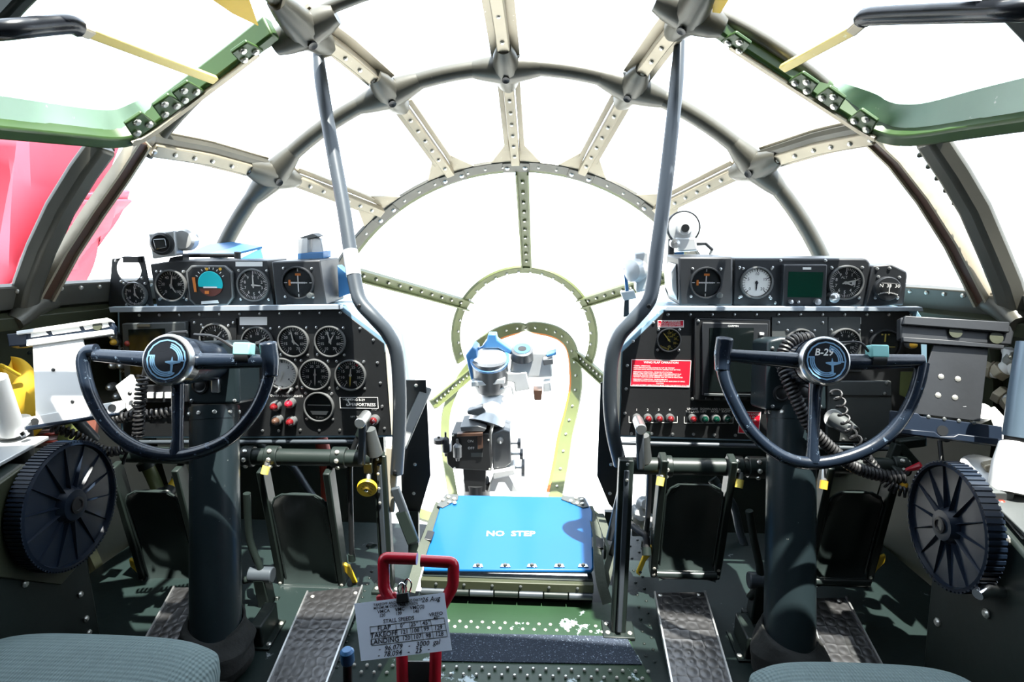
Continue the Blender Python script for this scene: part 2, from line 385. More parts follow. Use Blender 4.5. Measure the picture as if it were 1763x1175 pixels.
# ---------------------------------------------------------------- glazing
def band(path, wdt, th, off=0): return MB().sweep(path, [(-wdt/2, off), (wdt/2, off), (wdt/2, off+th), (-wdt/2, off+th)])
W1 = setting('window_1', 'domed nose glazing of curved grey and green frames with clear panes')
def arc(y, a0, a1, off, n=40): return [ringp(y, a0+(a1-a0)*i/n, off) for i in range(n+1)]
Y0, Y2, Y3, Y1 = 1.56, 1.91, 2.3, 2.945
NODE2 = [-70, -44, -20.2, -1.2, 18.6, 42, 70]
for a0, a1 in zip([-100]+NODE2, NODE2+[100]):
    MB().tube(arc(Y2, a0, a1, .026, 12), .0235, 14).build('arch_tube', 'ring_grey', W1)
def radial(a, y0, y1, off=.0, n=8): return [ringp(y0+(y1-y0)*i/n, a, off) for i in range(n+1)]
def mixpath(p0, p1, off=0, n=8):
    out = []
    for i in range(n+1):
        q = p0.lerp(p1, i/n); y = q.y; d = V((q.x, 0, q.z-ZA)).normalized(); out.append(V((0, y, ZA))+d*(RY(y)-off))
    return out
def casting(y, a, arms, name='node_casting'):
    c = ringp(y, a, .032); m = MB(); m.ball(c, .042, 14)
    for q, r in arms: d = (q-c); m.tube([c, c+d*.35, c+d*.7, c+d], [.043, .037, .031, r*.85], 14)
    o = m.build(name, 'ring_grey', W1)
    ax = (V((0, 1.2, ZA+.3))-c).normalized()
    MB().lathe([(.011, .044), (.011, .0485), (.006, .047), (0, .046)], c, ax, 12).build('dimple', 'black', o)
    return c
NODE3 = {-44: -38, -20.2: -17.5, -1.2: -.8, 18.6: 16, 42: 37}
for a in (-44, -20.2, -1.2, 18.6, 42):
    b = NODE3[a]
    arms = [(ringp(Y2, a-5.2, .026), .0285), (ringp(Y2, a+5.2, .026), .0285), (ringp(Y2+.09, a+(b-a)*.22, .03), .022), (ringp(Y2-.09, a*1.01, .032), .024)]
    casting(Y2, a, arms)
    # mullion to the inner ring
    p = mixpath(ringp(Y2+.05, a+(b-a)*.12), ringp(Y3-.03, b), .01)
    mu = band(p, .03, .03, .004).build('mullion', 'tan_metal', W1, .003)
    for s in (-1, 1):
        MB().sweep(p[1:-1], [(s*.018, -.002), (s*.034, -.002), (s*.034, .01), (s*.018, .01)]).build('flange', 'tan_metal', mu, .0015)
    MB().bolts([V(q)+inward(q)*.034 for q in mixpath(p[0], p[-1], .01, 8)[1:-1]], inward, .0065).build('bolts', 'bolt', mu, kind='stuff')
    # fillet gussets at both ends
    for yy, aa, s, dy in [(Y3-.015, b, s, -.09) for s in (-1, 1)]+[(Y2+.02, a, s, .08) for s in (-1, 1)]:
        f = 6.5 if dy < 0 else 3.6
        A = ringp(yy, aa+s*1.0, .006); B = ringp(yy, aa+s*f, .006); Cc = ringp(yy+dy, aa+s*1.0+(b-a)*.2*(1 if dy > 0 else -1), .006)
        A2, B2, C2 = [q+inward(q)*.007 for q in (A, B, Cc)]
        MB().add([A, B, Cc, A2, B2, C2], [(0, 1, 2), (3, 5, 4), (0, 3, 4, 1), (1, 4, 5, 2), (2, 5, 3, 0)]).build('gusset', 'tan_metal', W1)
# inner ring: flat dark band + olive flange
MB().sweep(arc(Y3, -118, 118, .0, 60), [(-.022, .0), (.022, .0), (.022, .014), (-.022, .014)]).build('inner_ring', 'ring_grey', W1, .002)
MB().sweep([q+inward(q)*.001 for q in arc(Y3+.03, -118, 118, .0, 60)], [(-.008, -.0), (.008, .0), (.008, .006), (-.008, .006)]).build('ring_flange', 'olive', W1)
MB().bolts([ringp(Y3-.004, -110+4.6*i, .014) for i in range(49)], inward, .0065, .006).build('bolts', 'bolt', W1, kind='stuff')
for b in NODE3.values():
    MB().sweep([ringp(Y3-.004, b-3.4, .014), ringp(Y3-.004, b, .014), ringp(Y3-.004, b+3.4, .014)], [(-.024, 0), (.024, 0), (.024, .006), (-.024, .006)]).build('clip_plate', 'ring_grey', W1, .002)
    MB().bolts([ringp(Y3-.004, b-2.3, .02), ringp(Y3-.004, b+2.3, .02)], inward, .009, .006).build('bolts', 'steel', W1, kind='stuff')
# nose ring and its three spokes (olive)
MB().sweep(arc(Y1, -112, 112, .0, 60), [(-.026, 0), (.026, 0), (.026, .014), (-.026, .014)]).build('nose_ring', 'olive', W1, .002)
MB().bolts([ringp(Y1, -105+10*i, .014) for i in range(22)], inward, .008, .008).build('bolts', 'bolt', W1, kind='stuff')
for nm, A, B in (('spoke', (899, 290), (907, 458)), ('spoke', (600, 466), (806, 524)), ('spoke', (1180, 465), (1003, 520)), ('spoke', (742, 698), (812, 640)), ('spoke', (1062, 672), (992, 612))):
    p = mixpath(surf(*A), surf(*B), .0, 10)
    sp = MB().sweep(p, [(-.024, 0), (.024, 0), (.024, .03), (.018, .03), (.018, .008), (-.018, .008), (-.018, .03), (-.024, .03)]).build('spoke', 'olive', W1)
    MB().bolts([V(q)+inward(q)*.008 for q in mixpath(p[0], p[-1], 0, 11)[1:-1]], inward, .0075, .008).build('bolts', 'bolt', sp, kind='stuff')
# arched aiming window frame low in the nose
def spath(pts, n=5, off=0): return [surf(*q) for q in [(a.x, a.y) for a in cat([(x, y, 0) for x, y in pts], n)]]
p = spath([(822, 596), (850, 576), (880, 565), (912, 562), (945, 566), (968, 576), (984, 594), (992, 625), (994, 665), (986, 710), (976, 750), (968, 800), (958, 850)])
MB().sweep(p, [(-.03, 0), (.03, 0), (.03, .012), (-.03, .012)]).build('aiming_window_frame', 'olive', W1)
MB().sweep([q+V((0, .005, 0)) for q in p], [(.03, -.004), (.045, -.004), (.045, .006), (.03, .006)]).build('seal', 'orange', W1, label='orange rubber seal')
MB().bolts([V(q)+inward(q)*.012 for q in p[2::3]], inward, .007, .007).build('bolts', 'bolt', W1, kind='stuff')
p = spath([(850, 590), (800, 640), (770, 700), (765, 760), (775, 830), (785, 880)])
MB().sweep(p, [(-.02, 0), (.02, 0), (.02, .012), (-.02, .012)]).build('aiming_window_frame', 'olive', W1)
for A, B in (((950, 852), (1040, 905)), ((700, 880), (790, 905)), ((1035, 900), (1010, 880))):
    MB().sweep(mixpath(surf(*A), surf(*B)), [(-.02, 0), (.02, 0), (.02, .025), (-.02, .025)]).build('lower_frame', 'olive', W1)
# members aft of the outer arch
for a, e, nm in ((-1.2, -1.6, 0), (-20.2, -23.5, 1), (18.6, 20.5, 1), (-44, -46.5, 2), (42, 45, 2)):
    p = mixpath(ringp(Y2-.02, a), ringp(Y0-.02 if nm else 1.3, e), .008)
    mu = band(p, .034, .028, .006).build('mullion', 'tan_metal', W1, .003)
    if nm == 2: MB().tube([V(q)+inward(q)*.02+V((0, 0, .022)) for q in p], .02, 10).build('tube', 'ring_grey', mu)
    MB().sweep(p, [(-.04, -.006), (.04, -.006), (.04, .002), (-.04, .002)]).build('flange', 'tan_metal', mu)
    MB().bolts([V(q)+inward(q)*.034 for q in mixpath(p[0], p[-1], .008, 6)[1:]], inward, .0065).build('bolts', 'bolt', mu, kind='stuff')
# aft arch
for a0, a1 in zip([-48, -23.5, 20.5], [-23.5, 20.5, 47]):
    MB().tube(arc(Y0, a0, a1, .012, 12), .014, 14).build('aft_arch_tube', 'ring_grey', W1)
for a in (-23.5, 20.5):
    casting(Y0, a, [(ringp(Y0, a-4, .03), .026), (ringp(Y0, a+4, .03), .026), (ringp(Y0+.1, a*.97, .03), .022), (ringp(Y0-.12, a, .03), .026)], 'aft_node_casting')
# panes
def pane(nodes, parent=W1, n=6):
    """nodes: four (y, angle) corners"""
    a, b, c, d = nodes; vs = []; fs = []
    for k in (0, 1):
        for i in range(n+1):
            for j in range(n+1):
                u, t = i/n, j/n
                y = (a[0]*(1-u)+b[0]*u)*(1-t)+(d[0]*(1-u)+c[0]*u)*t; g = (a[1]*(1-u)+b[1]*u)*(1-t)+(d[1]*(1-u)+c[1]*u)*t
                vs.append(ringp(y, g, -.004-.005*k))
    h = (n+1)**2
    for i in range(n):
        for j in range(n):
            q = (i*(n+1)+j, i*(n+1)+j+1, (i+1)*(n+1)+j+1, (i+1)*(n+1)+j); fs += [q, tuple(h+x for x in q[::-1])]
    return MB().add(vs, fs).build('pane', 'glass', parent)
A2 = [-100]+NODE2[1:6]+[100]; A3 = [-118, -38, -17.5, -.8, 16, 37, 118]
for i in range(6): pane([(Y2, A2[i]), (Y2, A2[i+1]), (Y3, A3[i+1]), (Y3, A3[i])], n=10 if i in (0, 5) else 6)
for a0, a1 in ((-118, -62), (-62, -.5), (-.5, 62), (62, 118)): pane([(Y3, a0), (Y3, a1), (Y1, a1), (Y1, a0)], n=10)
pane([(Y3, 118), (Y3, 180), (Y1, 180), (Y1, 118)]); pane([(Y3, 180), (Y3, 242), (Y1, 242), (Y1, 180)])
for k in range(4): pane([(Y1, k*90), (Y1, k*90+90), (3.115, k*90+90), (3.115, k*90)])
A0 = [-46.5, -23.5, -1.6, 20.5, 45]; AA = [-44, -20.2, -1.2, 18.6, 42]
for i in range(4): pane([(Y0, A0[i]), (Y0, A0[i+1]), (Y2, AA[i+1]), (Y2, AA[i])])
pane([(Y0, -SILL), (Y0, -46.5), (Y2, -44), (Y2, -SILL)]); pane([(Y0, 45), (Y0, SILL), (Y2, SILL), (Y2, 42)])
pane([(.95, -23.5), (.95, 20.5), (Y0, 20.5), (Y0, -23.5)])

# side windows with their sliding rails and posts
for sgn, n in ((-1, 2), (1, 3)):
    Ws = setting('window_%d' % n, ('left' if sgn < 0 else 'right')+' side sliding window behind a grey post and brown rail')
    L_ = sgn < 0
    pg = [(168, 240), (135, 285), (95, 350), (62, 420), (40, 480), (30, 530)] if L_ else [(1612, 225), (1655, 290), (1690, 350), (1720, 420), (1745, 480), (1763, 540)]
    MB().sweep([surf(*q) for q in pg], [(-.034, .01), (-.02, .045), (.02, .045), (.034, .01), (.02, 0), (-.02, 0)]).build('post', 'ring_grey', Ws, .008)
    pr = [(232, 232), (195, 290), (150, 355), (105, 425), (62, 505)] if L_ else [(1515, 222), (1560, 265), (1610, 330), (1660, 410), (1712, 515)]
    MB().sweep([surf(*q) for q in pr], [(-.013, .012), (.013, .012), (.013, .034), (-.013, .034)]).build('rail', 'brown_rail', Ws, .002)
    for e in (-1, 1): MB().sweep([surf(*q) for q in pr], [(e*.014, .012), (e*.02, .012), (e*.02, .04), (e*.014, .04)]).build('rail_edge', 'tan_metal', Ws)
    pf = [(198, 250), (160, 305), (120, 370), (85, 435), (55, 500)] if L_ else [(1565, 240), (1610, 300), (1655, 365), (1695, 430), (1728, 510)]
    MB().bolts([surf(*q)+inward(surf(*q))*.012 for q in [(a.x+(-12 if L_ else 12), a.y) for a in cat([(x, y, 0) for x, y in pf], 3)]], inward, .006, .008).build('studs', 'dark_green', Ws, kind='stuff')
    pane([(.62, sgn*SILL), (.62, sgn*49), (Y0, sgn*46), (Y0, sgn*SILL)], Ws)
    # corner casting where the post meets the sill
    q = surf(45, 520) if L_ else surf(1738, 520)
    m = MB(); m.tube([q+inward(q)*.02+V((0, -.06, -.03)), q+inward(q)*.02, q+inward(q)*.02+V((0, .07, .0))], [.02, .032, .022], 12); m.build('corner_casting', 'ring_grey', Ws)
# overhead hatches
for sgn, n in ((-1, 4), (1, 5)):
    L_ = sgn < 0
    Wh = setting('window_%d' % n, ('left' if L_ else 'right')+' overhead escape hatch with green frame and pale green lip')
    po = [(470, 50), (400, 105), (325, 162), (262, 210), (225, 232), (190, 238), (140, 234), (60, 226), (-60, 214), (-140, 207)] if L_ else [(1232, 42), (1300, 88), (1380, 140), (1470, 198), (1510, 222), (1550, 233), (1600, 231), (1690, 217), (1830, 196), (1910, 185)]
    pi = [(462, 44), (388, 94), (308, 146), (240, 172), (208, 186), (185, 190), (140, 186), (60, 174), (-60, 156), (-140, 145)] if L_ else [(1242, 36), (1314, 78), (1396, 124), (1498, 158), (1528, 174), (1556, 180), (1600, 176), (1690, 152), (1830, 118), (1900, 102)]
    ex = lambda P: [surf(*q) for q in [(a.x, a.y) for a in cat([(x, y, 0) for x, y in P], 4)]]
    PO, PI = [CAM+(q-CAM)*.965 for q in ex(po)], ex(pi)
    PO2 = [q+inward(q)*.04 for q in PO]; PI2 = [q+inward(q)*.0 for q in PI]
    MB().sweep(PO, [(-.015, -.03), (.015, -.03), (.015, .02), (-.015, .02)]).build('hatch_frame', 'hatch_green', Wh, .006)
    MB().ribbon([q+inward(q)*.005 for q in PO], PI2, -.006, inward).build('hatch_lip', 'lip_green', Wh, label='pale scuffed green lip')
    MB().sweep([q+inward(q)*.02 for q in PO[2:18]], [(-.006, 0), (.006, 0), (.006, .008), (-.006, .008)]).build('seal_strip', 'tan_metal', Wh)
    for k, (x, y) in enumerate([(425, 88), (322, 158), (288, 182), (240, 214)] if L_ else [(1268, 72), (1385, 142), (1432, 168), (1488, 208)]):
        q = surf(x, y); iw = inward(q); c = surfk(x, y, .95)
        t = V((1, 0, 0)).cross(iw).normalized(); tt = (surf(x+20, y+(-14 if L_ else 14))-q).normalized()
        br = MB().add([c+tt*a+iw.cross(tt)*b+iw*h for h in (0, .01) for a, b in ((-.03, -.02), (.03, -.02), (.022, .035), (-.022, .035))], [(0, 3, 2, 1), (4, 5, 6, 7), (0, 1, 5, 4), (1, 2, 6, 5), (2, 3, 7, 6), (3, 0, 4, 7)]).build('bracket', 'hatch_green', Wh, .003)
        MB().bolts([c+tt*a+iw.cross(tt)*b+iw*.01 for a, b in ((-.016, -.004), (.016, -.004), (0, .022))], iw, .009, .006).build('bolts', 'bolt', br, kind='stuff')
    pane([(1.1, sgn*23.5), (1.1, sgn*49), (Y0, sgn*46), (Y0, sgn*23.5)], Wh)
    pane([(.95, sgn*23.5), (.95, sgn*49), (1.1, sgn*49), (1.1, sgn*23.5)], Wh)  # glass strip added aft of the beam to let the sun in
    # aft hatch frame and the longerons either side of the hatch
    hw = .014 if L_ else .032; MB().sweep(arc(1.085 if L_ else 1.08, sgn*22, sgn*52, .0, 14), [(-hw, 0), (hw, 0), (hw, .04), (-hw, .04)]).build('aft_beam', 'dark_green', Wh, .008, label='dark green roof beam')
    MB().tube([ringp(1.08+.04*i, sgn*23.5*(1 if L_ else .9), .02) for i in range(13)], .02, 12).build('longeron', 'ring_grey', Wh)
#==OBJECTS==
# ================================================================== instruments
def disc(m, u, v, c, r, h=.001, n=28): return m.lathe([(r, 0), (r, h), (0, h)], (u, v, c), (0, 0, 1), n)
def hand(m, u, v, c, L, ang, w0=.003, w1=.0008, tail=.25):
    """pointer; angle clockwise from up, degrees"""
    a = math.radians(ang); d = V((math.sin(a), math.cos(a))); s = V((d.y, -d.x)); o = V((u, v))
    P = [o-d*L*tail-s*w0*.6, o-d*L*tail+s*w0*.6, o+s*w0, o+d*L*.8+s*w1*1.6, o+d*L, o+d*L*.8-s*w1*1.6, o-s*w0]
    return m.prism([(p.x, p.y) for p in P], c, c+.0012)
def ticks(m, u, v, c, r0, r1, a0, a1, n, wd):
    for i in range(n):
        a = math.radians(a0+(a1-a0)*i/max(1, n-1)); d = V((math.sin(a), math.cos(a))); s = V((d.y, -d.x))*wd/2; o = V((u, v))
        m.prism([tuple(o+d*r0-s), tuple(o+d*r0+s), tuple(o+d*r1+s), tuple(o+d*r1-s)], c, c+.0006)
    return m
def gauge(par, fr, px, py, rp, label, nums=(), a0=-135, a1=135, nt=25, hands=((120, .7, 'needle'),), c=0, extra=None, screws=True, bez='bezel', msize=.2, col='mark_white'):
    u, v = fr.q(px, py, c); r = fr.m(px, py, rp)
    m = MB(fr); m.lathe([(r, 0), (r*1.0, .007), (r*.97, .0095), (r*.91, .0095), (r*.87, .004), (r*.87, 0)], (u, v, c), (0, 0, 1), 36)
    b = m.build('gauge', bez, par, label=label)
    disc(MB(fr), u, v, c+.0008, r*.9).build('dial', 'dial', b)
    m = MB(fr)
    if nt: ticks(m, u, v, c+.0022, r*.70, r*.84, a0, a1, nt, r*.022); ticks(m, u, v, c+.0022, r*.66, r*.85, a0, a1, max(2, (nt-1)//5+1), r*.045)
    for i, s in enumerate(nums):
        a = math.radians(a0+(a1-a0)*i/max(1, len(nums)-1)); m.text(s, u+r*.54*math.sin(a), v+r*.54*math.cos(a), c+.0024, r*msize*1.25, bold=.01)
    if extra: extra(m, u, v, c, r)
    if m.v: m.build('markings', col, b)
    for ang, ln, hm in hands:
        m = MB(fr); hand(m, u, v, c+.0035, r*ln, ang, r*.05, r*.018); disc(m, u, v, c+.0035, r*.09, .002, 12); m.build('needle', hm, b)
    disc(MB(fr), u, v, c+.0062, r*.9, .0006).build('cover_glass', 'dial_glass', b)
    if screws:
        m = MB(fr); k = r*.86
        for i in (-1, 1):
            for j in (-1, 1): m.lathe([(.0038, 0), (.0036, .002), (.002, .003), (0, .003)], (u+i*k, v+j*k, c), (0, 0, 1), 10)
        m.build('screws', 'steel', b, kind='stuff')
    return b
def lampknob(par, fr, px, py, rp, mcol, label, h=.022, c=0):
    u, v = fr.q(px, py, c); r = fr.m(px, py, rp)
    b = MB(fr).lathe([(r, 0), (r, h*.55), (r*.8, h*.6), (r*.8, h*.62), (0, h*.62)], (u, v, c), (0, 0, 1), 18).build('indicator_lamp', 'bezel', par, label=label)
    MB(fr).lathe([(r*.74, h*.6), (r*.66, h*.9), (r*.35, h*1.1), (0, h*1.15)], (u, v, c), (0, 0, 1), 16).build('lens', mcol, b)
    return b
def rectp(x0, y0, x1, y1): return [(x0, y0), (x1, y0), (x1, y1), (x0, y1)]
def pscrews(par, fr, pts, c=0, r=.0042):
    m = MB(fr)
    for x, y in pts: u, v = fr.q(x, y, c); m.lathe([(r, 0), (r*.9, .002), (r*.5, .003), (0, .003)], (u, v, c), (0, 0, 1), 9)
    return m.build('screws', 'steel', par, kind='stuff')
def lines(m, fr, pts, wd, c):
    for (x0, y0), (x1, y1) in pts:
        a, b = V(fr.q(x0, y0)), V(fr.q(x1, y1)); d = (b-a).normalized(); s = V((-d.y, d.x))*wd/2
        m.prism([tuple(a-s), tuple(a+s), tuple(b+s), tuple(b-s)], c, c+.0005)
    return m
def plac(par, fr, poly, colr, rows, label, c=0, th=.0015, ink='mark_white', border=True):
    """placard; rows = (px, py, text, px height, align)"""
    P = fr.poly(poly)
    b = MB(fr).prism(P, c, c+th).build('placard', colr, par, label=label)
    m = MB(fr)
    if border:
        cx, cy = sum(p[0] for p in P)/4, sum(p[1] for p in P)/4
        for i in range(4):
            a, d = V(P[i]), V(P[(i+1) % 4]); t = (d-a).normalized(); s = V((-t.y, t.x)); s = s if (V((cx, cy))-a).dot(s) > 0 else -s
            m.prism([tuple(a), tuple(d), tuple(d+s*.0014), tuple(a+s*.0014)], c+th, c+th+.0004)
    for x, y, s, h, al in rows:
        u, v = fr.q(x, y); sz = fr.m(x, y, h/2)*2*1.35
        m.text(s, u, v, c+th+.0004, sz, al, bold=.012)
    if m.v: m.build('lettering', ink, b)
    return b
TP = 6
PL = vframe(435, 640, 1.55, TP); PRt = vframe(1320, 640, 1.55, TP)
# ---------------------------------------------------------------- left main panel
t = thing('dashboard', 'black left instrument panel with round engine dials and dark display screen', 'dashboard', PL)
out = [(205, 538), (585, 533), (661, 592), (673, 750), (420, 752), (212, 752)]
MB(PL).prism(PL.poly(out), -.004, 0).build('panel_face', 'panel', t, .001)
ho = [(200, 533), (588, 528), (667, 588), (679, 754), (420, 756), (206, 756)]
MB(PL).prism(PL.poly(ho), -.30, -.0045).build('housing', 'housing', t, .002, label='blue grey sheet metal housing')
MB(PL).prism(PL.poly([(664, 594), (670, 594), (681, 748), (675, 748)]), -.004, .006).build('lit_edge_strip', 'cream', t, label='edge strip with its light painted cream')  # cream paints the light on the housing rim
MB(PL).prism(PL.poly([(196, 528), (590, 524), (590, 532), (198, 537)]), -.004, .02).build('shelf_lip', 'shelf', t, .001)
pscrews(t, PL, [(240+i*34.6, 543-i*.4) for i in range(11)]+[(620, 566), (643, 586), (650, 625), (655, 660), (658, 700), (662, 738), (630, 740), (585, 741), (550, 741), (517, 741), (480, 742), (452, 742)])
G = lambda *a, **k: gauge(t, PL, *a, **k)
D9 = [str(i) for i in range(10)]
G(372, 584, 27, 'half hidden dial behind the yoke', '0 2 4 6 8'.split(), hands=((40, .7, 'needle'),), c=.006)
G(444, 590, 27.5, 'airspeed style dial below white placard', '4 6 8 10 12 16 20'.split(), hands=((60, .7, 'needle'), (100, .5, 'needle')))
G(506, 588, 27, 'manifold pressure dial', '10 15 20 30 40 50 60 70'.split(), -150, 150, 31, ((-12, .75, 'needle'), (130, .45, 'needle')))
G(569, 588, 27, 'manifold pressure dial with blue arc', '10 15 20 30 40 50 60 70'.split(), -150, 150, 31, ((-15, .75, 'needle'), (30, .5, 'needle')))
def sunf(m, u, v, c, r): pass
bb = G(487, 643, 27, 'blue rimmed dial behind the yoke horn, sunlight painted white', '1 2 3 4'.split(), hands=((200, .6, 'needle'),), col='ink')
u, v = PL.q(487, 643); disc(MB(PL), u, v, .0012, PL.m(487, 643, 24)).build('sunlit_face', 'white', bb)  # white disc paints the sunlight on the dark dial
G(543, 645, 27, 'engine speed dial', '5 10 15 20 25 30 35 40'.split(), -150, 150, 31, ((182, .72, 'needle'), (3, .4, 'needle')))
g2 = G(604, 646, 27, 'fuel dial with yellow needle', '5 10 15 20 25 30 35 40'.split(), -150, 150, 31, ((184, .75, 'mark_yellow'), (4, .45, 'needle')))
for dx, dy, k in ((-20, -12, 'adi_blue'), (11, -17, 'red')): u, v = PL.q(604+dx, 646+dy); disc(MB(PL), u, v, .0026, .003, .0008, 10).build('dot', k, g2)
def tc(m, u, v, c, r):
    m.box((u, v+r*.1, c+.003), (r*1.5, r*.05, .001)); m.prism([(u-r*.6, v-.3*r), (u+r*.6, v-.3*r), (u+r*.45, v-.55*r), (u-r*.45, v-.55*r)], c+.0022, c+.003)
    m.text('TURN', u, v-r*.75, c+.0024, r*.2)
G(550, 700, 26, 'turn and bank indicator with white aeroplane bar', nt=0, hands=(), extra=tc)
plac(t, PL, rectp(413, 546, 460, 560), 'white', [], 'blank white placard', border=False)
p_ = plac(t, PL, [(585, 684), (651, 684), (652, 704), (586, 703)], 'black', [(612, 688.5, 'BOEING B-29', 4.2, 'CENTER'), (593, 688, 'THE', 2.6, 'CENTER'), (622, 697, 'UPERFORTRESS', 5.4, 'CENTER')], 'black name plate with white script lettering')
m = MB(PL); u, v = PL.q(599, 693.5); m.text('S', u, v, .002, PL.m(600, 694, 9)*2, shear=.3); m.build('lettering', 'mark_white', p_)
b_ = MB(PL).prism(PL.poly([(411, 636), (420, 636), (430, 682), (411, 681)]), 0, .0015).build('placard', 'black', t, label='small ruled limitations card')
m = MB(PL); lines(m, PL, [((412, 637), (420, 637)), ((412, 646), (422, 646)), ((412, 656), (425, 656)), ((412, 668), (427, 668)), ((412, 675), (429, 675)), ((412, 681), (430, 681.5)), ((420, 637), (430, 682))], .001, .0015); m.build('rules', 'mark_white', b_)
for i, (x, y, k, lb) in enumerate([(477, 698, 'lamp_red', 'red lamp upper left of four'), (502, 693, 'red', 'bright red lamp'), (480, 722, 'brown_rail', 'dark amber lamp'), (504, 724, 'lamp_red', 'red lamp lower right of four'), (646, 722, 'lamp_red', 'single red lamp near lower corner')]):
    lampknob(t, PL, x, y, 8.5, k, lb, .03)
for x, y in ((483, 667), (503, 668)): 
    m = MB(PL); u, v = PL.q(x, y); m.lathe([(.006, 0), (.006, .008), (.003, .01), (.0025, .03), (.004, .034), (0, .035)], (u, v, 0), (.0, -.25, 1), 10); m.build('toggle_switch', 'steel', t)
m = MB(PL); u, v = PL.q(492, 682); m.text('POWER - WARN LIGHTS', u, v, .001, .0085); u, v = PL.q(640, 705); m.text('STOP', u+.008, v, .001, .007)
for k, s in enumerate(('LEFT THROTTLE LINE', 'AILERON')): u, v = PL.q(622, 718+k*5); m.text(s, u, v, .001, .006)
m.build('lettering', 'mark_white', t)
# avionics on the outboard half
s_ = MB(PL).prism(PL.poly([(218, 556), (326, 553), (326, 645), (222, 648)]), 0, .02).build('display_unit', 'panel_grey', t, .003, label='grey framed display screen')
MB(PL).prism(PL.poly([(230, 566), (292, 564), (294, 640), (234, 642)]), .02, .022).build('screen', 'screen_dark', s_)
MB(PL).prism(PL.poly(rectp(246, 556.5, 268, 561)), .02, .024).build('latch', 'steel', s_)
s_ = MB(PL).prism(PL.poly(rectp(330, 548, 408, 640)), 0, .006).build('sub_panel', 'panel', t, .001); pscrews(s_, PL, [(335, 556), (402, 556), (350, 565)], .006)
s_ = MB(PL).prism(PL.poly([(236, 662), (330, 660), (330, 690), (238, 692)]), 0, .018).build('radio', 'panel_box', t, .002, label='black radio with square push buttons')
for i in range(4): MB(PL).prism(PL.poly(rectp(262+i*15, 673, 273+i*15, 683)), .018, .023).build('push_button', 'white', s_, .001)
m = MB(PL)
for i, s in enumerate(('DAY / NITE', 'VOLUME', 'MODE')): u, v = PL.q(216, 600+i*40); m.text(s, u, v, .001, .008)
m.build('lettering', 'mark_white', t)
for x, y, k in ((201, 578, 'steel'), (203, 588, 'amber'), (228, 590, 'hose_red'), (200, 628, 'steel'), (214, 628, 'steel'), (256, 650, 'lamp_red'), (196, 665, 'steel'), (207, 680, 'steel'), (280, 655, 'steel')):
    lampknob(t, PL, x, y, 7, k, None, .025)
MB(PL).prism(PL.poly([(220, 598), (232, 582), (254, 655), (246, 690), (236, 668)]), .004, .012).build('bracket', 'white_metal', t, .001)
a, b = PL.w(*PL.q(232, 757)), PL.w(*PL.q(645, 756)); MB().cyl(a+V((0, -.01, -.004)), b+V((0, -.01, -.004)), .006).build('lower_rail', 'tube_grey', t)
# ---------------------------------------------------------------- right main panel
t = thing('dashboard', 'black right instrument panel with red flap placard and tall blank display', 'dashboard', PRt)
out = [(1072, 606), (1143, 537), (1565, 537), (1585, 560), (1592, 768), (1068, 750)]
MB(PRt).prism(PRt.poly(out), -.004, 0).build('panel_face', 'panel', t, .001)
ho = [(1066, 602), (1139, 532), (1580, 533), (1598, 560), (1598, 770), (1062, 754)]
MB(PRt).prism(PRt.poly(ho), -.30, -.0045).build('housing', 'housing', t, .002, label='blue grey sheet metal housing')
MB(PRt).prism(PRt.poly([(1062, 608), (1069, 606), (1065, 748), (1058, 748)]), -.004, .006).build('lit_edge_strip', 'cream', t, label='edge strip with its light painted cream')  # light on this rim is painted cream too
MB(PRt).prism(PRt.poly([(1145, 527), (1580, 528), (1582, 535), (1143, 534)]), -.004, .02).build('shelf_lip', 'shelf', t, .001)
pscrews(t, PRt, [(1150+i*38, 542) for i in range(12)]+[(1125, 556), (1090, 588), (1080, 630), (1078, 670), (1076, 712), (1087, 747), (1122, 747), (1158, 748), (1194, 748), (1230, 749), (1266, 750)])
def flap(m, u, v, c, r):
    for s, a in (('UP', 5), ('10', 40), ('20', 80), ('30', 118), ('40', 175)): a = math.radians(a); m.text(s, u+r*.56*math.sin(a), v+r*.56*math.cos(a), c+.0024, r*.27)
    m.text('DOWN', u-r*.35, v-r*.66, c+.0024, r*.22, rot=-.4); m.text('FLAPS', u+.12*r, v+r*.28, c+.0024, r*.18)
G = lambda *a, **k: gauge(t, PRt, *a, **k)
G(1151, 585.5, 21, 'small flap position dial with yellow needle', (), 0, 180, 9, ((-38, .78, 'mark_yellow'),), extra=flap, bez='panel_box', col='mark_yellow')
plac(t, PRt, rectp(1132, 551.5, 1177, 564), 'placard_red', [(1154.5, 554.3, 'FLAP WARNING', 3.4, 'CENTER'), (1134, 558, 'FLAPS MUST BE EXTENDED', 2.3, 'LEFT'), (1134, 561.4, '25 DEGREES BEFORE LANDING', 2.3, 'LEFT')], 'small red flap warning placard')
R = [(1138, 624.5, 'WING FLAP OPERATION', 4, 'CENTER')]
for y, s in ((630, 'NORMAL OPERATION:'), (633, 'HOLD SWITCH ON AISLE STAND IN "UP" OR "DOWN"'), (636, 'POSITION UNTIL INDICATOR SHOWS DESIRED FLAP SETTING.'), (640.5, 'EMERGENCY OPERATION - FROM PILOTS STATION:'), (643.5, 'BREAK CORD AND RAISE SAFETY CAP OVER EMERGENCY FLAP'), (646.3, 'CONTROL SWITCH. HOLD EMERGENCY SWITCH IN "UP" OR'), (649, '"DOWN" POSITION UNTIL DESIRED FLAP SETTING IS INDICATED.'), (653, 'EMERGENCY OPERATION - FROM BOMB BAY:'), (656, 'OPERATE SWITCH ON PORTABLE MOTOR AT REAR SPAR OF WING.')): R.append((1090, y, s, 2.15, 'LEFT'))
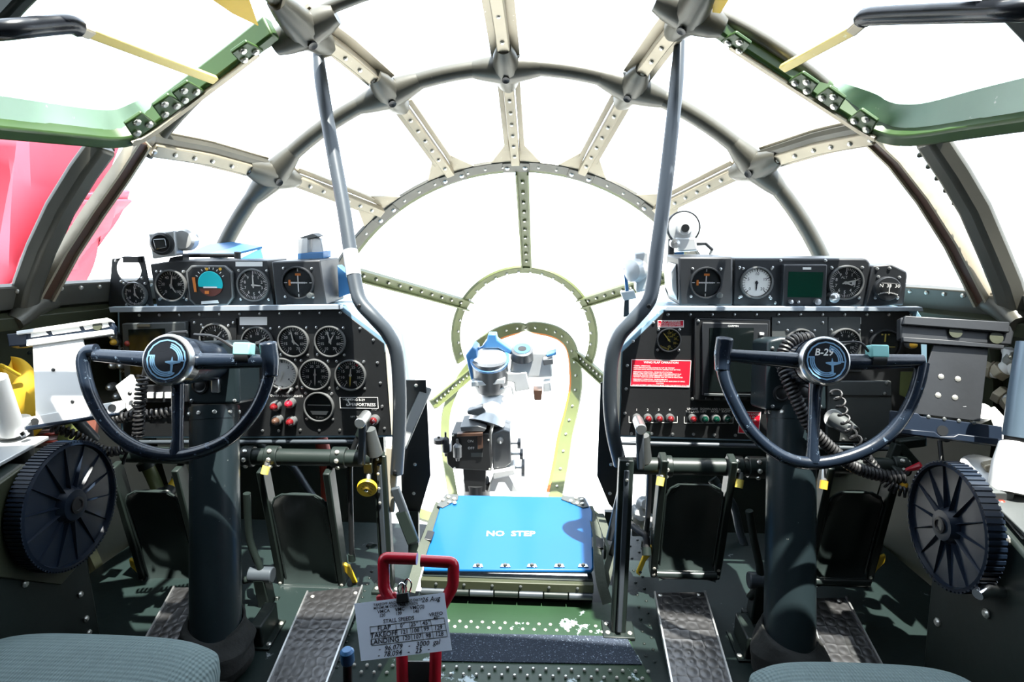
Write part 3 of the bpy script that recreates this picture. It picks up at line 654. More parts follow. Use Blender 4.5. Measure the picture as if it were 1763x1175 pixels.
R += [(1136, 660.3, 'CAUTION', 2.1, 'CENTER'), (1088.5, 663, 'DO NOT ATTEMPT OPERATION BY MORE THAN ONE METHOD AT A TIME.', 2.15, 'LEFT')]
plac(t, PRt, [(1087, 619), (1190, 621), (1187, 667), (1085, 665)], 'placard_red', R, 'large red wing flap operation placard')
s_ = MB(PRt).prism(PRt.poly([(1195, 547), (1324, 549), (1322, 690), (1193, 688)]), 0, .012).build('display_unit', 'panel', t, .003, label='tall black display unit with button column')
MB(PRt).prism(PRt.poly([(1206, 554), (1318, 556), (1312, 680), (1206, 678)]), .012, .02).build('display_bezel', 'panel_box', s_, .002)
MB(PRt).prism(PRt.poly([(1218, 563), (1293, 563), (1290, 672), (1216, 672)]), .02, .0215).build('screen', 'screen_dark', s_)
MB(PRt).prism(PRt.poly([(1209, 674), (1288, 676), (1288, 680), (1209, 678)]), .02, .026).build('lower_ledge', 'panel_grey', s_, .001)
for i in range(5): MB(PRt).prism(PRt.poly(rectp(1212+i*15, 682, 1222+i*15, 686)), .012, .016).build('push_button', 'panel_grey', s_, .001)
for y in (571, 581, 632, 639, 650, 661, 671): MB(PRt).prism(PRt.poly(rectp(1302, y, 1310, y+4.5)), .02, .025).build('push_button', 'white_metal', s_, .001)
u, v = PRt.q(1305, 600); MB(PRt).lathe([(.012, .02), (.011, .032), (.006, .036), (.006, .045), (0, .045)], (u, v, 0), (0, 0, 1), 16).build('knob', 'steel', s_)
m = MB(PRt); u, v = PRt.q(1258, 560); m.text('GARMIN', u, v, .0218, .007); m.build('lettering', 'mark_white', s_)
pscrews(s_, PRt, [(1202, 553), (1192, 687), (1313, 688)], .012)
s_ = MB(PRt).prism(PRt.poly([(1328, 546), (1424, 546), (1424, 640), (1328, 640)]), 0, .004).build('sub_panel', 'panel_grey', t, .001); pscrews(s_, PRt, [(1340, 556), (1416, 556)], .004)  # grey tone paints the sunlight on this part of the panel
MB(PRt).prism(PRt.poly([(1425, 546), (1480, 546), (1482, 640), (1425, 640)]), 0, .004).build('sub_panel', 'panel_grey', t, .001)  # sunlit stretch of panel, its light put into the grey
def redarc(m, u, v, c, r): pass
gg = G(1377, 592, 27, 'dial with red arc behind the yoke', '0 2 4 6 8'.split(), c=.004); u, v = PRt.q(1377, 592); r = PRt.m(1377, 592, 27); ticks(MB(PRt), u, v, .0068, r*.7, r*.84, -80, -40, 14, r*.06).build('red_arc', 'red', gg)
G(1453, 592, 28, 'knots airspeed dial', '4 6 8 10 12 16 20 25'.split(), -20, 300, 33, ((80, .7, 'needle'),), c=.004)
def lf(m, u, v, c, r):
    m.box((u, v+r*.45, c+.003), (r*.09, r*.5, .001)); m.box((u, v-r*.12, c+.003), (r*1.3, r*.03, .001))
    for e in (-1, 1): m.box((u+e*r*.2, v+r*.66, c+.003), (r*.1, r*.08, .001)); m.box((u+e*r*.14, v-r*.25, c+.003), (r*.03, r*.3, .001))
G(1522, 594, 28, 'turn indicator with yellow pointer', (), nt=0, hands=(), extra=lf, bez='panel_box', col='mark_yellow')
plac(t, PRt, rectp(1430, 547, 1482, 558), 'black', [], 'white paper label in black frame'); MB(PRt).prism(PRt.poly(rectp(1433, 549, 1479, 556)), .002, .0026).build('label_paper', 'white', t)
m = MB(PRt)
for i in range(4):
    lampknob(t, PRt, 1096+i*19, 719.5, 7.5, 'lamp_red', None, .022); u, v = PRt.q(1096+i*19, 706); m.text(str(i+1), u, v, .001, .009)
for i, s in enumerate(('LEFT', 'NOSE', 'RIGHT')): u, v = PRt.q(1211+i*19.5, 709); m.text(s, u, v, .001, .0078)
for i in range(4): lampknob(t, PRt, 1192+i*19.5, 720, 7.5, ('lamp_red', 'screen_green', 'screen_green', 'screen_green')[i], None, .022)
for s, x, y in (('UNSAFE', 1192, 704.5), ('TO LAND', 1192, 709.5), ('DOWN AND LOCKED', 1232, 704.8)): u, v = PRt.q(x, y); m.text(s, u, v, .001, .0078)
lines(m, PRt, [((1083, 717), (1083, 728)), ((1083, 728), (1166, 728)), ((1166, 728), (1166, 717)), ((1178, 718), (1178, 729)), ((1178, 729), (1262, 729)), ((1262, 729), (1262, 718))], .0012, .0005)
m.build('lettering', 'mark_white', t)
plac(t, PRt, [(1274, 708), (1310, 709), (1306, 747), (1270, 746)], 'placard_red', [(1291, 713.5, 'DOWN LOCKS', 3.6, 'CENTER'), (1291, 718.5, 'WILL BE', 3.4, 'CENTER'), (1290.5, 723.5, 'INSTALLED', 3.4, 'CENTER'), (1290, 728.5, 'AFTER', 3.4, 'CENTER'), (1289.5, 733.5, 'LANDING', 3.4, 'CENTER'), (1289, 738.5, 'REMOVED', 3.4, 'CENTER'), (1289, 743.5, 'BEFORE', 3.4, 'CENTER')], 'red down locks placard')
s_ = MB(PRt).prism(PRt.poly([(1424, 655), (1530, 655), (1533, 760), (1420, 758)]), 0, .012).build('lower_plate', 'panel_grey', t, .002, label='blanking plate below the yoke hub, grey from painted sunlight'); pscrews(s_, PRt, [(1526, 660), (1523, 678), (1452, 757), (1490, 757)], .012)  # sunlight on the plate is put into its grey colour
MB(PRt).prism(PRt.poly([(1424, 678), (1530, 679), (1530, 681), (1424, 680)]), .012, .014).build('plate_seam', 'black', s_)
MB(PRt).prism(PRt.poly([(1550, 640), (1575, 640), (1572, 690), (1548, 680)]), 0, .004).build('olive_patch', 'olive', t)
for x, y in ((1564, 592), (1563, 617)): lampknob(t, PRt, x, y, 8, 'amber', None, .03)
a, b = PRt.w(*PRt.q(1068, 759)), PRt.w(*PRt.q(1560, 770)); MB().cyl(a+V((0, -.01, -.002)), b+V((0, -.01, -.002)), .006).build('lower_rail', 'tube_grey', t)
# ---------------------------------------------------------------- upper boxes
BT = 4
BL = vframe(400, 490, 1.615, BT)
t = thing('instrument_box', 'black three dial instrument box with blue attitude ball on left panel', 'instrument box', BL)
MB(BL).prism(BL.poly([(258, 455), (300, 449), (460, 449), (472, 527), (270, 531)]), -.13, 0).build('case', 'panel_box', t, .003)
g_ = lambda *a, **k: gauge(t, BL, *a, **k)
g_(296, 492, 27, 'heading style dial with white pointer', '0 20 40 60 80 100'.split(), hands=((10, .7, 'needle'), (150, .5, 'needle')))
u, v = BL.q(365, 490)
ad = MB(BL).prism(BL.poly([(333, 457), (391, 457), (403, 468), (405, 512), (396, 525), (340, 526), (330, 516), (324, 467)]), 0, .012).build('attitude_indicator', 'bezel', t, .002, label='square attitude indicator with blue sky ball')
MB(BL).prism(BL.poly([(336, 460), (389, 460), (400, 470), (402, 511), (394, 522), (342, 523), (333, 514), (328, 469)]), .012, .0135).build('face', 'black', ad)
r = BL.m(368, 487, 21)
up = [(u+.004+r*math.cos(math.radians(a)), v+.003+r*math.sin(math.radians(a))) for a in range(-22, 203, 9)]
MB(BL).prism(up, .0135, .017).build('sky_ball', 'adi_blue', ad, .002)
MB(BL).prism([(u+.004+r*math.cos(math.radians(a)), v+.003+r*math.sin(math.radians(a))) for a in range(203, 339, 9)], .0135, .0165).build('ground_ball', 'adi_brown', ad)
m = MB(BL); ticks(m, u+.004, v+.003, .0145, r*1.15, r*1.32, -60, 60, 9, .0018); m.box((u+.004, v-.006, .0178), (r*1.1, .004, .001)); m.prism(BL.poly([(352, 518), (380, 516), (382, 521), (352, 523)]), .0145, .016); m.build('markings', 'mark_white', ad)
m = MB(BL)
for x in (333, 341): pass
m.prism(BL.poly([(336, 477), (341, 477), (344, 502), (340, 502)]), .0145, .016); m.prism(BL.poly(rectp(359, 500, 366, 505)), .018, .019); m.build('flag', 'orange', ad)
m = MB(BL); 
for x, y in ((384, 463), (361, 463)): a, b = BL.q(x, y); disc(m, a, b, .0145, .004, .001, 12)
m.build('amber_light', 'amber', ad)
g_(437, 491, 28, 'altimeter with sunlit face', D9, 0, 324, 46, ((0, .7, 'needle'), (95, .5, 'needle')))
plac(t, BL, rectp(406, 451, 452, 459), 'white', [], 'white paper label', border=False)
pscrews(t, BL, [(278, 468), (316, 468), (278, 513), (317, 512)], 0)
BS = vframe(515, 487, 1.605, BT)
t = thing('instrument_box', 'single course indicator box with crossed needles at right end of left panel', 'instrument box', BS)
MB(BS).prism(BS.poly([(467, 451), (551, 448), (562, 526), (475, 529)]), -.15, 0).build('case', 'panel_box', t, .004)
def cdi(fr, px, py):
    def f(m, u, v, c, r):
        m.box((u, v, c+.003), (r*.06, r*1.1, .001)); m.box((u, v, c+.003), (r*1.1, r*.06, .001))
        for a in range(4): d = V((math.sin(a*math.pi/2), math.cos(a*math.pi/2))); m.box((u+d.x*r*.78, v+d.y*r*.78, c+.0025), (r*.05+abs(d.x)*r*.15, r*.05+abs(d.y)*r*.15, .001))
        for k in range(-4, 5): m.box((u+k*r*.1, v, c+.0032), (r*.02, r*.12, .001))
    b = gauge(t, fr, px, py, 28, 'course deviation indicator with crossed white bars and orange flags', nt=0, hands=(), extra=f, bez='panel_box')
    u, v = fr.q(px, py); r = fr.m(px, py, 28)
    MB(fr).box((u+r*.02, v+r*.5, .0035), (r*.34, r*.14, .001)).build('flag', 'orange', b); MB(fr).box((u-r*.52, v, .0035), (r*.13, r*.34, .001)).build('flag', 'orange', b)
    a, e = fr.q(px+22, py+21); MB(fr).lathe([(.008, 0), (.007, .016), (0, .017)], (a, e, 0), (0, 0, 1), 14).build('knob', 'panel_grey', b)
cdi(BS, 514, 487)
u, v = BS.q(562, 490)
MB(BS).prism([(u+.001, v+.045), (u+.05, v+.0), (u+.045, v-.03), (u+.001, v-.045)], -.13, -.09).build('side_bracket', 'blue_paint', t, .002)
BK = vframe(228, 490, 1.61, BT)
t = thing('clock_bracket', 'black clock bracket with empty round cutout at far left of panel', 'bracket', BK)
pl = BK.poly([(193, 446), (246, 441), (264, 534), (186, 536)])
m = MB(BK); hu, hv = BK.q(221, 464); hr = BK.m(221, 464, 22); N = 40
# plate with a real hole: ring of quads between hole and outline
cx, cy = hu, hv
def edgept(a):
    d = V((math.cos(a), math.sin(a))); best = 9
    for i in range(4):
        p, q = V(pl[i]), V(pl[(i+1) % 4]); e = q-p; den = d.x*e.y-d.y*e.x
        if abs(den) < 1e-9: continue
        w_ = p-V((cx, cy)); tt = (w_.x*e.y-w_.y*e.x)/den; s = (w_.x*d.y-w_.y*d.x)/den
        if tt > 0 and -1e-6 <= s <= 1+1e-6: best = min(best, tt)
    return (cx+d.x*best, cy+d.y*best)
angs = sorted([2*math.pi*i/N for i in range(N)]+[math.atan2(p[1]-cy, p[0]-cx) % (2*math.pi) for p in pl]); n = len(angs)
vs = []
for c in (-.006, 0): vs += [(cx+hr*math.cos(a), cy+hr*math.sin(a), c) for a in angs]+[edgept(a)+(c,) for a in angs]
fs = []
for i in range(n):
    j = (i+1) % n; fs += [(i, j, n+j, n+i), (2*n+i, 3*n+i, 3*n+j, 2*n+j), (i, 2*n+i, 2*n+j, j), (n+i, n+j, 3*n+j, 3*n+i)]
m.add(vs, fs); m.build('plate', 'panel_box', t)
gauge(t, BK, 234, 507, 21, 'black clock with white numerals', '12 2 4 6 8 10'.split(), 0, 300, 60, ((0, .6, 'needle'), (140, .45, 'needle')), msize=.22)
pscrews(t, BK, [(200, 449), (218, 448), (233, 447), (209, 485), (245, 479), (218, 526)]); MB(BK).prism(BK.poly(rectp(216, 442, 243, 452)), 0, .012).build('hinge_block', 'panel', t, .001)
# right boxes
BR = vframe(1215, 487, 1.6, BT)
t = thing('instrument_box', 'single course indicator box with orange flags at left end of right panel', 'instrument box', BR)
MB(BR).prism(BR.poly([(1168, 443), (1262, 443), (1262, 527), (1170, 527)]), -.16, 0).build('case', 'panel_box', t, .005)
cdi(BR, 1215, 487)
MB(BR).prism(BR.poly([(1158, 470), (1167, 455), (1169, 520), (1160, 500)]), -.12, -.02).build('side_bracket', 'white_metal', t, .002)
BW = vframe(1380, 487, 1.615, BT)
t = thing('instrument_box', 'long black box with green screen and altimeter on right panel', 'instrument box', BW)
MB(BW).prism(BW.poly([(1264, 445), (1492, 445), (1499, 452), (1500, 528), (1262, 528)]), -.14, 0).build('case', 'panel_box', t, .005)
g_ = lambda *a, **k: gauge(t, BW, *a, **k)
gv = g_(1302, 487, 28.5, 'dial with sunlight painted white', '0 5 10 15 20'.split(), hands=((180, .5, 'ink'),), col='ink'); u, v = BW.q(1302, 487); disc(MB(BW), u, v, .0012, BW.m(1302, 487, 24)).build('sunlit_face', 'white', gv)  # white disc puts the sunlight onto this dial
s_ = MB(BW).prism(BW.poly([(1345, 455), (1418, 455), (1416, 525), (1342, 525)]), 0, .022).build('display_unit', 'panel_box', t, .003, label='square display with dark green screen')
MB(BW).prism(BW.poly([(1352, 467), (1411, 468), (1408, 511), (1350, 510)]), .022, .023).build('screen', 'screen_green', s_)
MB(BW).prism(BW.poly(rectp(1376, 459.5, 1390, 463.5)), .022, .0235).build('badge', 'white', s_)
for x, rr in ((1355, .006), (1367, .004), (1400, .009)): u, v = BW.q(x, 518); MB(BW).lathe([(rr, .022), (rr*.9, .03), (0, .031)], (u, v, 0), (0, 0, 1), 12).build('knob', 'steel', s_)
def alt(m, u, v, c, r): m.text('ALT', u-r*.1, v+r*.3, c+.0024, r*.2); m.box((u+r*.45, v, c+.003), (r*.2, r*.25, .001))
g_(1455, 487, 31, 'altimeter with white numerals', D9, 0, 324, 46, ((75, .75, 'needle'), (110, .45, 'needle')), extra=alt)
u, v = BW.q(1431, 512); MB(BW).lathe([(.014, 0), (.013, .02), (.008, .024), (0, .025)], (u, v, .0), (0, 0, 1), 16).build('setting_knob', 'steel', t)
pscrews(t, BW, [(1273, 461), (1330, 461), (1273, 512), (1327, 514), (1432, 462), (1484, 461), (1344, 449), (1421, 449), (1335, 522), (1415, 522)])
BC = vframe(1528, 492, 1.6, BT, yaw=-8)
t = thing('compass_box', 'black magnetic compass housing at right end of right panel', 'compass', BC)
MB(BC).prism(BC.poly([(1502, 458), (1535, 455), (1562, 468), (1563, 476), (1556, 526), (1488, 528)]), -.08, 0).build('case', 'panel_box', t, .004)
u, v = BC.q(1525, 497); r = BC.m(1525, 497, 23)
MB(BC).lathe([(r, 0), (r, .012), (r*.92, .016), (0, .016)], (u, v, 0), (0, 0, 1), 30).build('bezel', 'panel_box', t)
MB(BC).box((u+.002, v+.002, .0165), (r*1.3, r*.85, .002)).build('window', 'black', t, .003)
m = MB(BC); m.text('N  33  30', u+.002, v+.008, .0178, .012); m.box((u+.002, v, .018), (.0015, r*.8, .0006)); ticks(m, u, v-.06, .0178, .05, .053, -25, 25, 16, .001); m.build('markings', 'mark_white', t)
pscrews(t, BC, [(1510, 463), (1531, 462), (1548, 478), (1507, 513), (1545, 513), (1512, 477)])

# shelf-top items
fr = vframe(285, 420, 1.62, 5, yaw=8)
t = thing('panel_camera', 'small square instrument with round lens on top of left box', 'instrument', fr)
MB(fr).prism(fr.poly([(254, 402), (300, 397), (303, 440), (262, 446)]), -.05, 0).build('body', 'white_metal', t, .004)
u, v = fr.q(281, 420); r = fr.m(281, 420, 20)
MB(fr).lathe([(r, 0), (r, .012), (r*.8, .016), (r*.7, .012), (0, .012)], (u, v, 0), (0, 0, 1), 26).build('bezel', 'black', t)
MB(fr).prism(fr.poly([(267, 412), (288, 411), (291, 426), (272, 430)]), .012, .0145).build('lens', 'chrome', t, .002)
u, v = fr.q(310, 413); MB(fr).lathe([(.026, -.06), (.03, -.05), (.03, -.02), (.024, -.012), (0, -.01)], (u, v, 0), (0, 0, 1), 20).build('side_drum', 'white_metal', t)
MB(fr).prism(fr.poly([(290, 444), (312, 440), (312, 452), (285, 456)]), -.05, -.01).build('foot', 'panel_box', t)
t = thing('glare_shield', 'blue folding glare shield lying on top of left box', 'shield', loc=atY(390, 445, 1.72))
P = [atY(x, y, Y) for x, y, Y in ((318, 442, 1.70), (405, 440, 1.70), (452, 428, 1.72), (400, 420, 1.88), (360, 424, 1.88))]
MB().add(P+[p+V((0, 0, .006)) for p in P], [(4, 3, 2, 1, 0), (5, 6, 7, 8, 9)]+[(i, (i+1) % 5, 5+(i+1) % 5, 5+i) for i in range(5)]).build('shield_sheet', 'blue_paint', t)
MB().cyl(atY(316, 440, 1.69), atY(408, 440, 1.69), .006).build('hinge_rod', 'black', t); MB().cyl(atY(409, 445, 1.69), atY(409, 434, 1.69), .009).build('rod_end', 'black', t)
P = [atY(x, y, Y) for x, y, Y in ((410, 447, 1.70), (452, 445, 1.70), (448, 428, 1.72))]
MB().add(P+[p+V((0, .006, .0)) for p in P], [(0, 1, 2), (5, 4, 3), (0, 3, 4, 1), (1, 4, 5, 2), (2, 5, 3, 0)]).build('side_wing', 'blue_paint', t)
fr = vframe(532, 422, 1.72, 0, yaw=-15)
t = thing('sight_bracket', 'pale folded metal bracket standing on the left panel housing', 'bracket', fr)
MB(fr).prism(fr.poly([(512, 412), (530, 408), (530, 436), (513, 438)]), -.03, 0).build('left_leaf', 'white_metal', t, .002)
MB(fr).prism(fr.poly([(533, 408), (549, 414), (553, 436), (533, 436)]), -.03, -.01).build('right_leaf', 'white_metal', t, .002)
MB(fr).prism(fr.poly([(513, 410), (538, 402), (548, 408), (530, 413)]), -.03, .0).build('cap', 'panel_grey', t, .002)
MB(fr).prism(fr.poly([(512, 436), (556, 434), (556, 446), (512, 448)]), -.04, .0).build('foot', 'blue_paint', t, .002)
fr = vframe(1180, 395, 1.79, 0)
t = thing('gun_sight', 'pale round gun sight with black rim on top of right panel', 'sight', fr)
u, v = fr.q(1177, 392); r = fr.m(1177, 392, 28)
MB(fr).lathe([(r, -.06), (r, -.005), (r*.92, .004), (r*.5, .008), (r*.46, .018), (r*.2, .02), (0, .02)], (u, v, 0), (0, .15, 1), 32).build('barrel', 'white_metal', t)
MB(fr).lathe([(r*1.02, -.03), (r*1.06, -.028), (r*1.06, -.002), (r*1.0, .001), (r*.99, -.03)], (u, v, 0), (0, .15, 1), 32).build('rim', 'gloss_black', t)
disc(MB(fr), u, v, .0, .011, .024, 16).build('eyepiece', 'black', t)
MB(fr).prism(fr.poly([(1160, 408), (1197, 408), (1200, 432), (1168, 434)]), -.04, .012).build('base', 'white_metal', t, .006)
MB(fr).prism(fr.poly([(1153, 405), (1163, 412), (1163, 440), (1152, 500), (1162, 515), (1154, 518), (1147, 500), (1152, 440)]), -.03, -.012).build('support_arm', 'panel_box', t, .004)
u, v = fr.q(1161, 419); MB(fr).lathe([(.014, 0), (.013, .02), (.005, .022), (.005, .026), (0, .026)], (u, v, -.005), (0, 0, 1), 16).build('clamp_screw', 'steel', t)
MB(fr).prism(fr.poly([(1160, 438), (1182, 436), (1180, 460), (1160, 460)]), -.05, -.03).build('mount_block', 'blue_paint', t, .002)
MB(fr).tube([fr.w(*fr.q(x, y), -.02) for x, y in ()] or [V((*fr.q(1200, 422), -.02)), V((*fr.q(1215, 420), 0)), V((*fr.q(1226, 430), 0)), V((*fr.q(1226, 438), -.02))], .005, 8).build('cable', 'black', t)
fr = vframe(1100, 470, 1.72, 0)
t = thing('light_fitting', 'pale lamp fitting with drooping lever left of right panel', 'fitting', fr)
MB(fr).prism(fr.poly([(1092, 435), (1118, 432), (1120, 500), (1096, 505)]), -.05, 0).build('body', 'white_metal', t, .006)
u, v = fr.q(1090, 466); MB(fr).lathe([(.03, -.03), (.034, -.01), (.03, .01), (.012, .02), (0, .02)], (u, v, 0), (-.7, 0, .7), 22).build('drum', 'white_metal', t)
MB(fr).prism(fr.poly([(1074, 462), (1079, 462), (1083, 502), (1077, 503)]), -.01, .0).build('lever', 'blue_paint', t, .002)
MB(fr).prism(fr.poly([(1068, 503), (1092, 500), (1096, 514), (1074, 518)]), -.02, .004).build('clamp', 'white_metal', t, .003)
MB(fr).prism(fr.poly([(1076, 516), (1084, 514), (1084, 545), (1074, 548)]), -.02, -.008).build('strut', 'panel_box', t, .002)
# ================================================================== yokes and columns
def camframe(px, py, d, tilt=20, yaw=0, roll=0):
    t, a = math.radians(tilt), math.radians(yaw); u = V((math.cos(a), math.sin(a), 0)); f = V((-math.sin(a), math.cos(a), 0))
    v = f*math.sin(t)+V((0, 0, 1))*math.cos(t)
    if roll: r = math.radians(roll); u, v = u*math.cos(r)+v*math.sin(r), v*math.cos(r)-u*math.sin(r)
    return Fr(atD(px, py, d), u, v)
def yoke(side):
    L_ = side == 'left'
    if L_:
        hub = (299, 621); rim = [(166, 603), (150, 606), (143, 622), (147, 650), (158, 685), (178, 722), (205, 752), (245, 775), (300, 785), (350, 776), (395, 755), (428, 722), (448, 690), (461, 655), (467, 625)]
        horn = [(464, 590), (466, 650)]; stem = (304, 783); ps = (330, 617); sw = (422, 602)
        ctop, cbot, hb = (369, 700), (372, 1080), [(322, 588), (388, 586), (410, 600), (411, 697), (322, 697)]
        lab = 'left pilot control column with dark blue half wheel and black round emblem'
    else:
        hub = (1413, 623); rim = [(1244, 592), (1243, 625), (1250, 660), (1268, 700), (1290, 738), (1322, 770), (1360, 792), (1402, 798), (1450, 790), (1500, 770), (1540, 738), (1568, 695), (1582, 655), (1588, 625)]
        horn = [(1246, 582), (1243, 640)]; stem = (1400, 797); ps = (1440, 617); sw = (1508, 606)
        ctop, cbot, hb = (1363, 700), (1359, 1100), [(1322, 586), (1345, 580), (1398, 582), (1422, 600), (1424, 708), (1318, 708)]
        lab = 'right pilot control column with dark blue half wheel and white-lettered emblem'
    a, b = atD(*ctop, 1.44), atD(*cbot, 1.37)
    t = thing('control_column', lab, 'control column', loc=(b.x, b.y-.02, ZF), group='control columns')
    r = .0525
    ax = (a-b).normalized()
    MB().tube([b-ax*.06, a], [r*1.02, r], 32).build('column_tube', 'column', t)
    MB().tube([a-ax*.03, a-ax*.002], [r*1.03, r*1.03], 32).build('collar', 'column', t)
    m = MB()
    for k in range(10):
        an = 2*math.pi*k/10; d = (ax.orthogonal().normalized()*math.cos(an)+ax.cross(ax.orthogonal().normalized())*math.sin(an)); m.bolts([a-ax*.016+d*r*1.02], d, .005, .004)
    m.build('bolts', 'bolt', t, kind='stuff')
    # gearbox head
    HB = camframe(*ctop, 1.40, 14)
    h = MB(HB).prism(HB.poly(hb), -.11, .0).build('gearbox', 'column', t, .008, 3)
    for x, y in ((345, 664), ) if L_ else ((1383, 676), (1345, 678)):
        u, v = HB.q(x, y); MB(HB).lathe([(.019, 0), (.019, .003), (.015, .005), (.012, .003), (.006, .005), (0, .005)], (u, v, 0), (0, 0, 1), 20).build('plug', 'black', h)
    if L_: u, v = HB.q(374, 664); MB(HB).box((u, v, .006), (.018, .032, .012)).build('clip', 'steel', h, .003)
    pscrews(h, HB, [(x, y) for x, y in ((404, 690), (330, 690), (330, 600))] if L_ else [(1330, 700), (1412, 700), (1330, 600)], .0)
    # wheel
    WF = camframe(*hub, 1.22, 20, roll=0)
    u, v = WF.q(*hub); w = MB(WF)
    RP = cat([V((*WF.q(x, y), 0)) for x, y in rim], 5)
    n = len(RP); w.tube(RP, [.0125]*n, 14)
    W = w.build('wheel_rim', 'wheel', t)
    hx, hy = WF.q(*horn[0]); gx, gy = WF.q(*horn[1])
    MB(WF).tube([V((hx, hy, .008)), V((hx, hy+.0, -.002))*.5+V((gx, gy, 0))*.5, V((gx, gy, 0))], [.0165, .017, .014], 14).build('horn', 'wheel', t, .003)
    e0 = V((*WF.q(rim[0][0]+(-2 if L_ else 5), 612), 0)); e1 = V((*WF.q(rim[-1][0], 622), 0))
    MB(WF).tube([V((e0.x, e0.y, 0)), V((u, v-.002, -.006)), V((e1.x, e1.y, 0))], [.0125, .018, .0125], 14).build('spoke', 'wheel', t)
    sx, sy = WF.q(*stem); MB(WF).tube([V((sx, sy, 0)), V((sx, sy+.012, 0)), V((sx, sy+.03, 0)), V((sx*.5+u*.5, v-.06, -.006)), V((u, v, -.01))], [.014, .013, .0105, .012, .018], 12).build('spoke', 'wheel', t)
    # hub barrel back to the gearbox
    q = WF.w(u, v, -.005); gbc = HB.w(*HB.q(*((362, 625) if L_ else (1385, 630))), -.03)
    MB().tube([gbc, q.lerp(gbc, .35), q], [.04, .046, .049], 28).build('hub', 'wheel', t)
    R = WF.m(*hub, 40)
    c = MB(WF).lathe([(R*1.06, -.012), (R*1.06, .020), (R*.98, .025), (R*.9, .025), (R*.86, .022), (0, .022)], (u, v, 0), (0, 0, 1), 40).build('hub_cap', 'wheel', t, label='round emblem with steel rim')
    MB(WF).lathe([(R*1.07, .012), (R*1.075, .019), (R*1.0, .0255), (R*.95, .0262), (R*.95, .02)], (u, v, 0), (0, 0, 1), 40).build('rim_ring', 'steel', c)
    disc(MB(WF), u, v, .0225, R*.94, .0015, 40).build('emblem_face', 'gloss_black', c)
    m = MB(WF); z = .0242
    def arcstrip(r0, r1, d0, d1):
        k = 16
        for i in range(k):
            aa, bb = math.radians(d0+(d1-d0)*i/k), math.radians(d0+(d1-d0)*(i+1)/k)
            m.prism([(u+r0*math.cos(aa), v+r0*math.sin(aa)), (u+r1*math.cos(aa), v+r1*math.sin(aa)), (u+r1*math.cos(bb), v+r1*math.sin(bb)), (u+r0*math.cos(bb), v+r0*math.sin(bb))], z, z+.0006)
    for i in range(3): arcstrip(R*(.5+i*.075), R*(.55+i*.075), 165, 300); arcstrip(R*(.5+i*.075), R*(.55+i*.075), -5, 75)
    arcstrip(R*.78, R*.84, 0, 360)
    m.box((u-R*.62, v+R*.16, z), (R*.26, R*.06, .0008)); m.box((u+R*.62, v-R*.04, z), (R*.26, R*.06, .0008))
    pts = [(-.05, -.55), (.05, -.55), (.06, -.1), (.45, .0), (.45, .07), (.05, .1), (.0, .3), (-.05, .1), (-.35, .07), (-.35, 0), (-.06, -.1)]
    m.prism([(u+R*(.25+x*.8), v+R*(-.12+y*.8)) for x, y in pts], z, z+.0008); m.box((u+R*.25, v-R*.55, z), (R*.26, R*.07, .0008))
    m.build('emblem_mark', 'blue_mark', c)
    if not L_: m = MB(WF); m.text('B-29', u-R*.1, v+R*.36, .0246, R*.42, bold=.02, shear=.2); m.build('lettering', 'mark_white', c)
    # push to talk switch
    su, sv = WF.q(*sw); MB(WF).box((su, sv, .004), (.034, .025, .026)).build('talk_switch', 'teal', t, .003, label='pale teal push to talk switch')
    MB(WF).tube([V((su-.013, sv-.014, 0)), V((su+.013, sv-.014, 0))], .0165, 14).build('strap', 'black', t)
    a2 = V((*WF.q(*((325, 574) if L_ else (1440, 590))), -.02)); MB(WF).tube(cat([a2, V(((a2.x+su)/2, (a2.y+sv)/2+.008, .01)), V((su-.017, sv, .006))], 6), .0025, 6).build('switch_lead', 'rubber', t)
    # canvas boot
    bo = MB(); rnd = random.Random(3 if L_ else 5); rings = []; N = 36; base = V((b.x, b.y-.025, ZF)); top = b+ax*.02
    prof = [(1.24, 0.0), (1.42, .1), (1.55, .25), (1.42, .42), (1.6, .55), (1.38, .7), (1.3, .82), (1.22, .9), (1.14, .96), (1.16, 1.0), (1.05, 1.0), (1.03, .9)]
    vs = []
    for k, (rr, h) in enumerate(prof):
        cc = base.lerp(top, h)
        for i in range(N):
            an = 2*math.pi*i/N; wv = 1+(.05*math.sin(3*an+k*1.3)+.05*math.sin(5*an-k*.9+1))*(1-.75*max(0, h-.6)/.4)*(1 if k < 10 else 0)
            vs.append(cc+V((math.cos(an), math.sin(an), (.12*math.sin(an+1.8*(1 if L_ else -1)+k)) if k < 10 else .12*math.sin(an+1.8*(1 if L_ else -1)+9)))*r*1.0*rr*wv if 0 else cc+V((math.cos(an)*r*rr*wv, math.sin(an)*r*rr*wv, .012*math.sin(an+1.2+min(k, 9)*.5))))
    fs = [(k*N+i, k*N+(i+1) % N, (k+1)*N+(i+1) % N, (k+1)*N+i) for k in range(len(prof)-1) for i in range(N)]
    bo.add(vs, fs).build('boot', 'black_cloth', t, sub=1, label='dark crumpled canvas boot')
mat('blue_mark', (.16, .32, .5), .4, 0, .05)
yoke('left'); yoke('right')

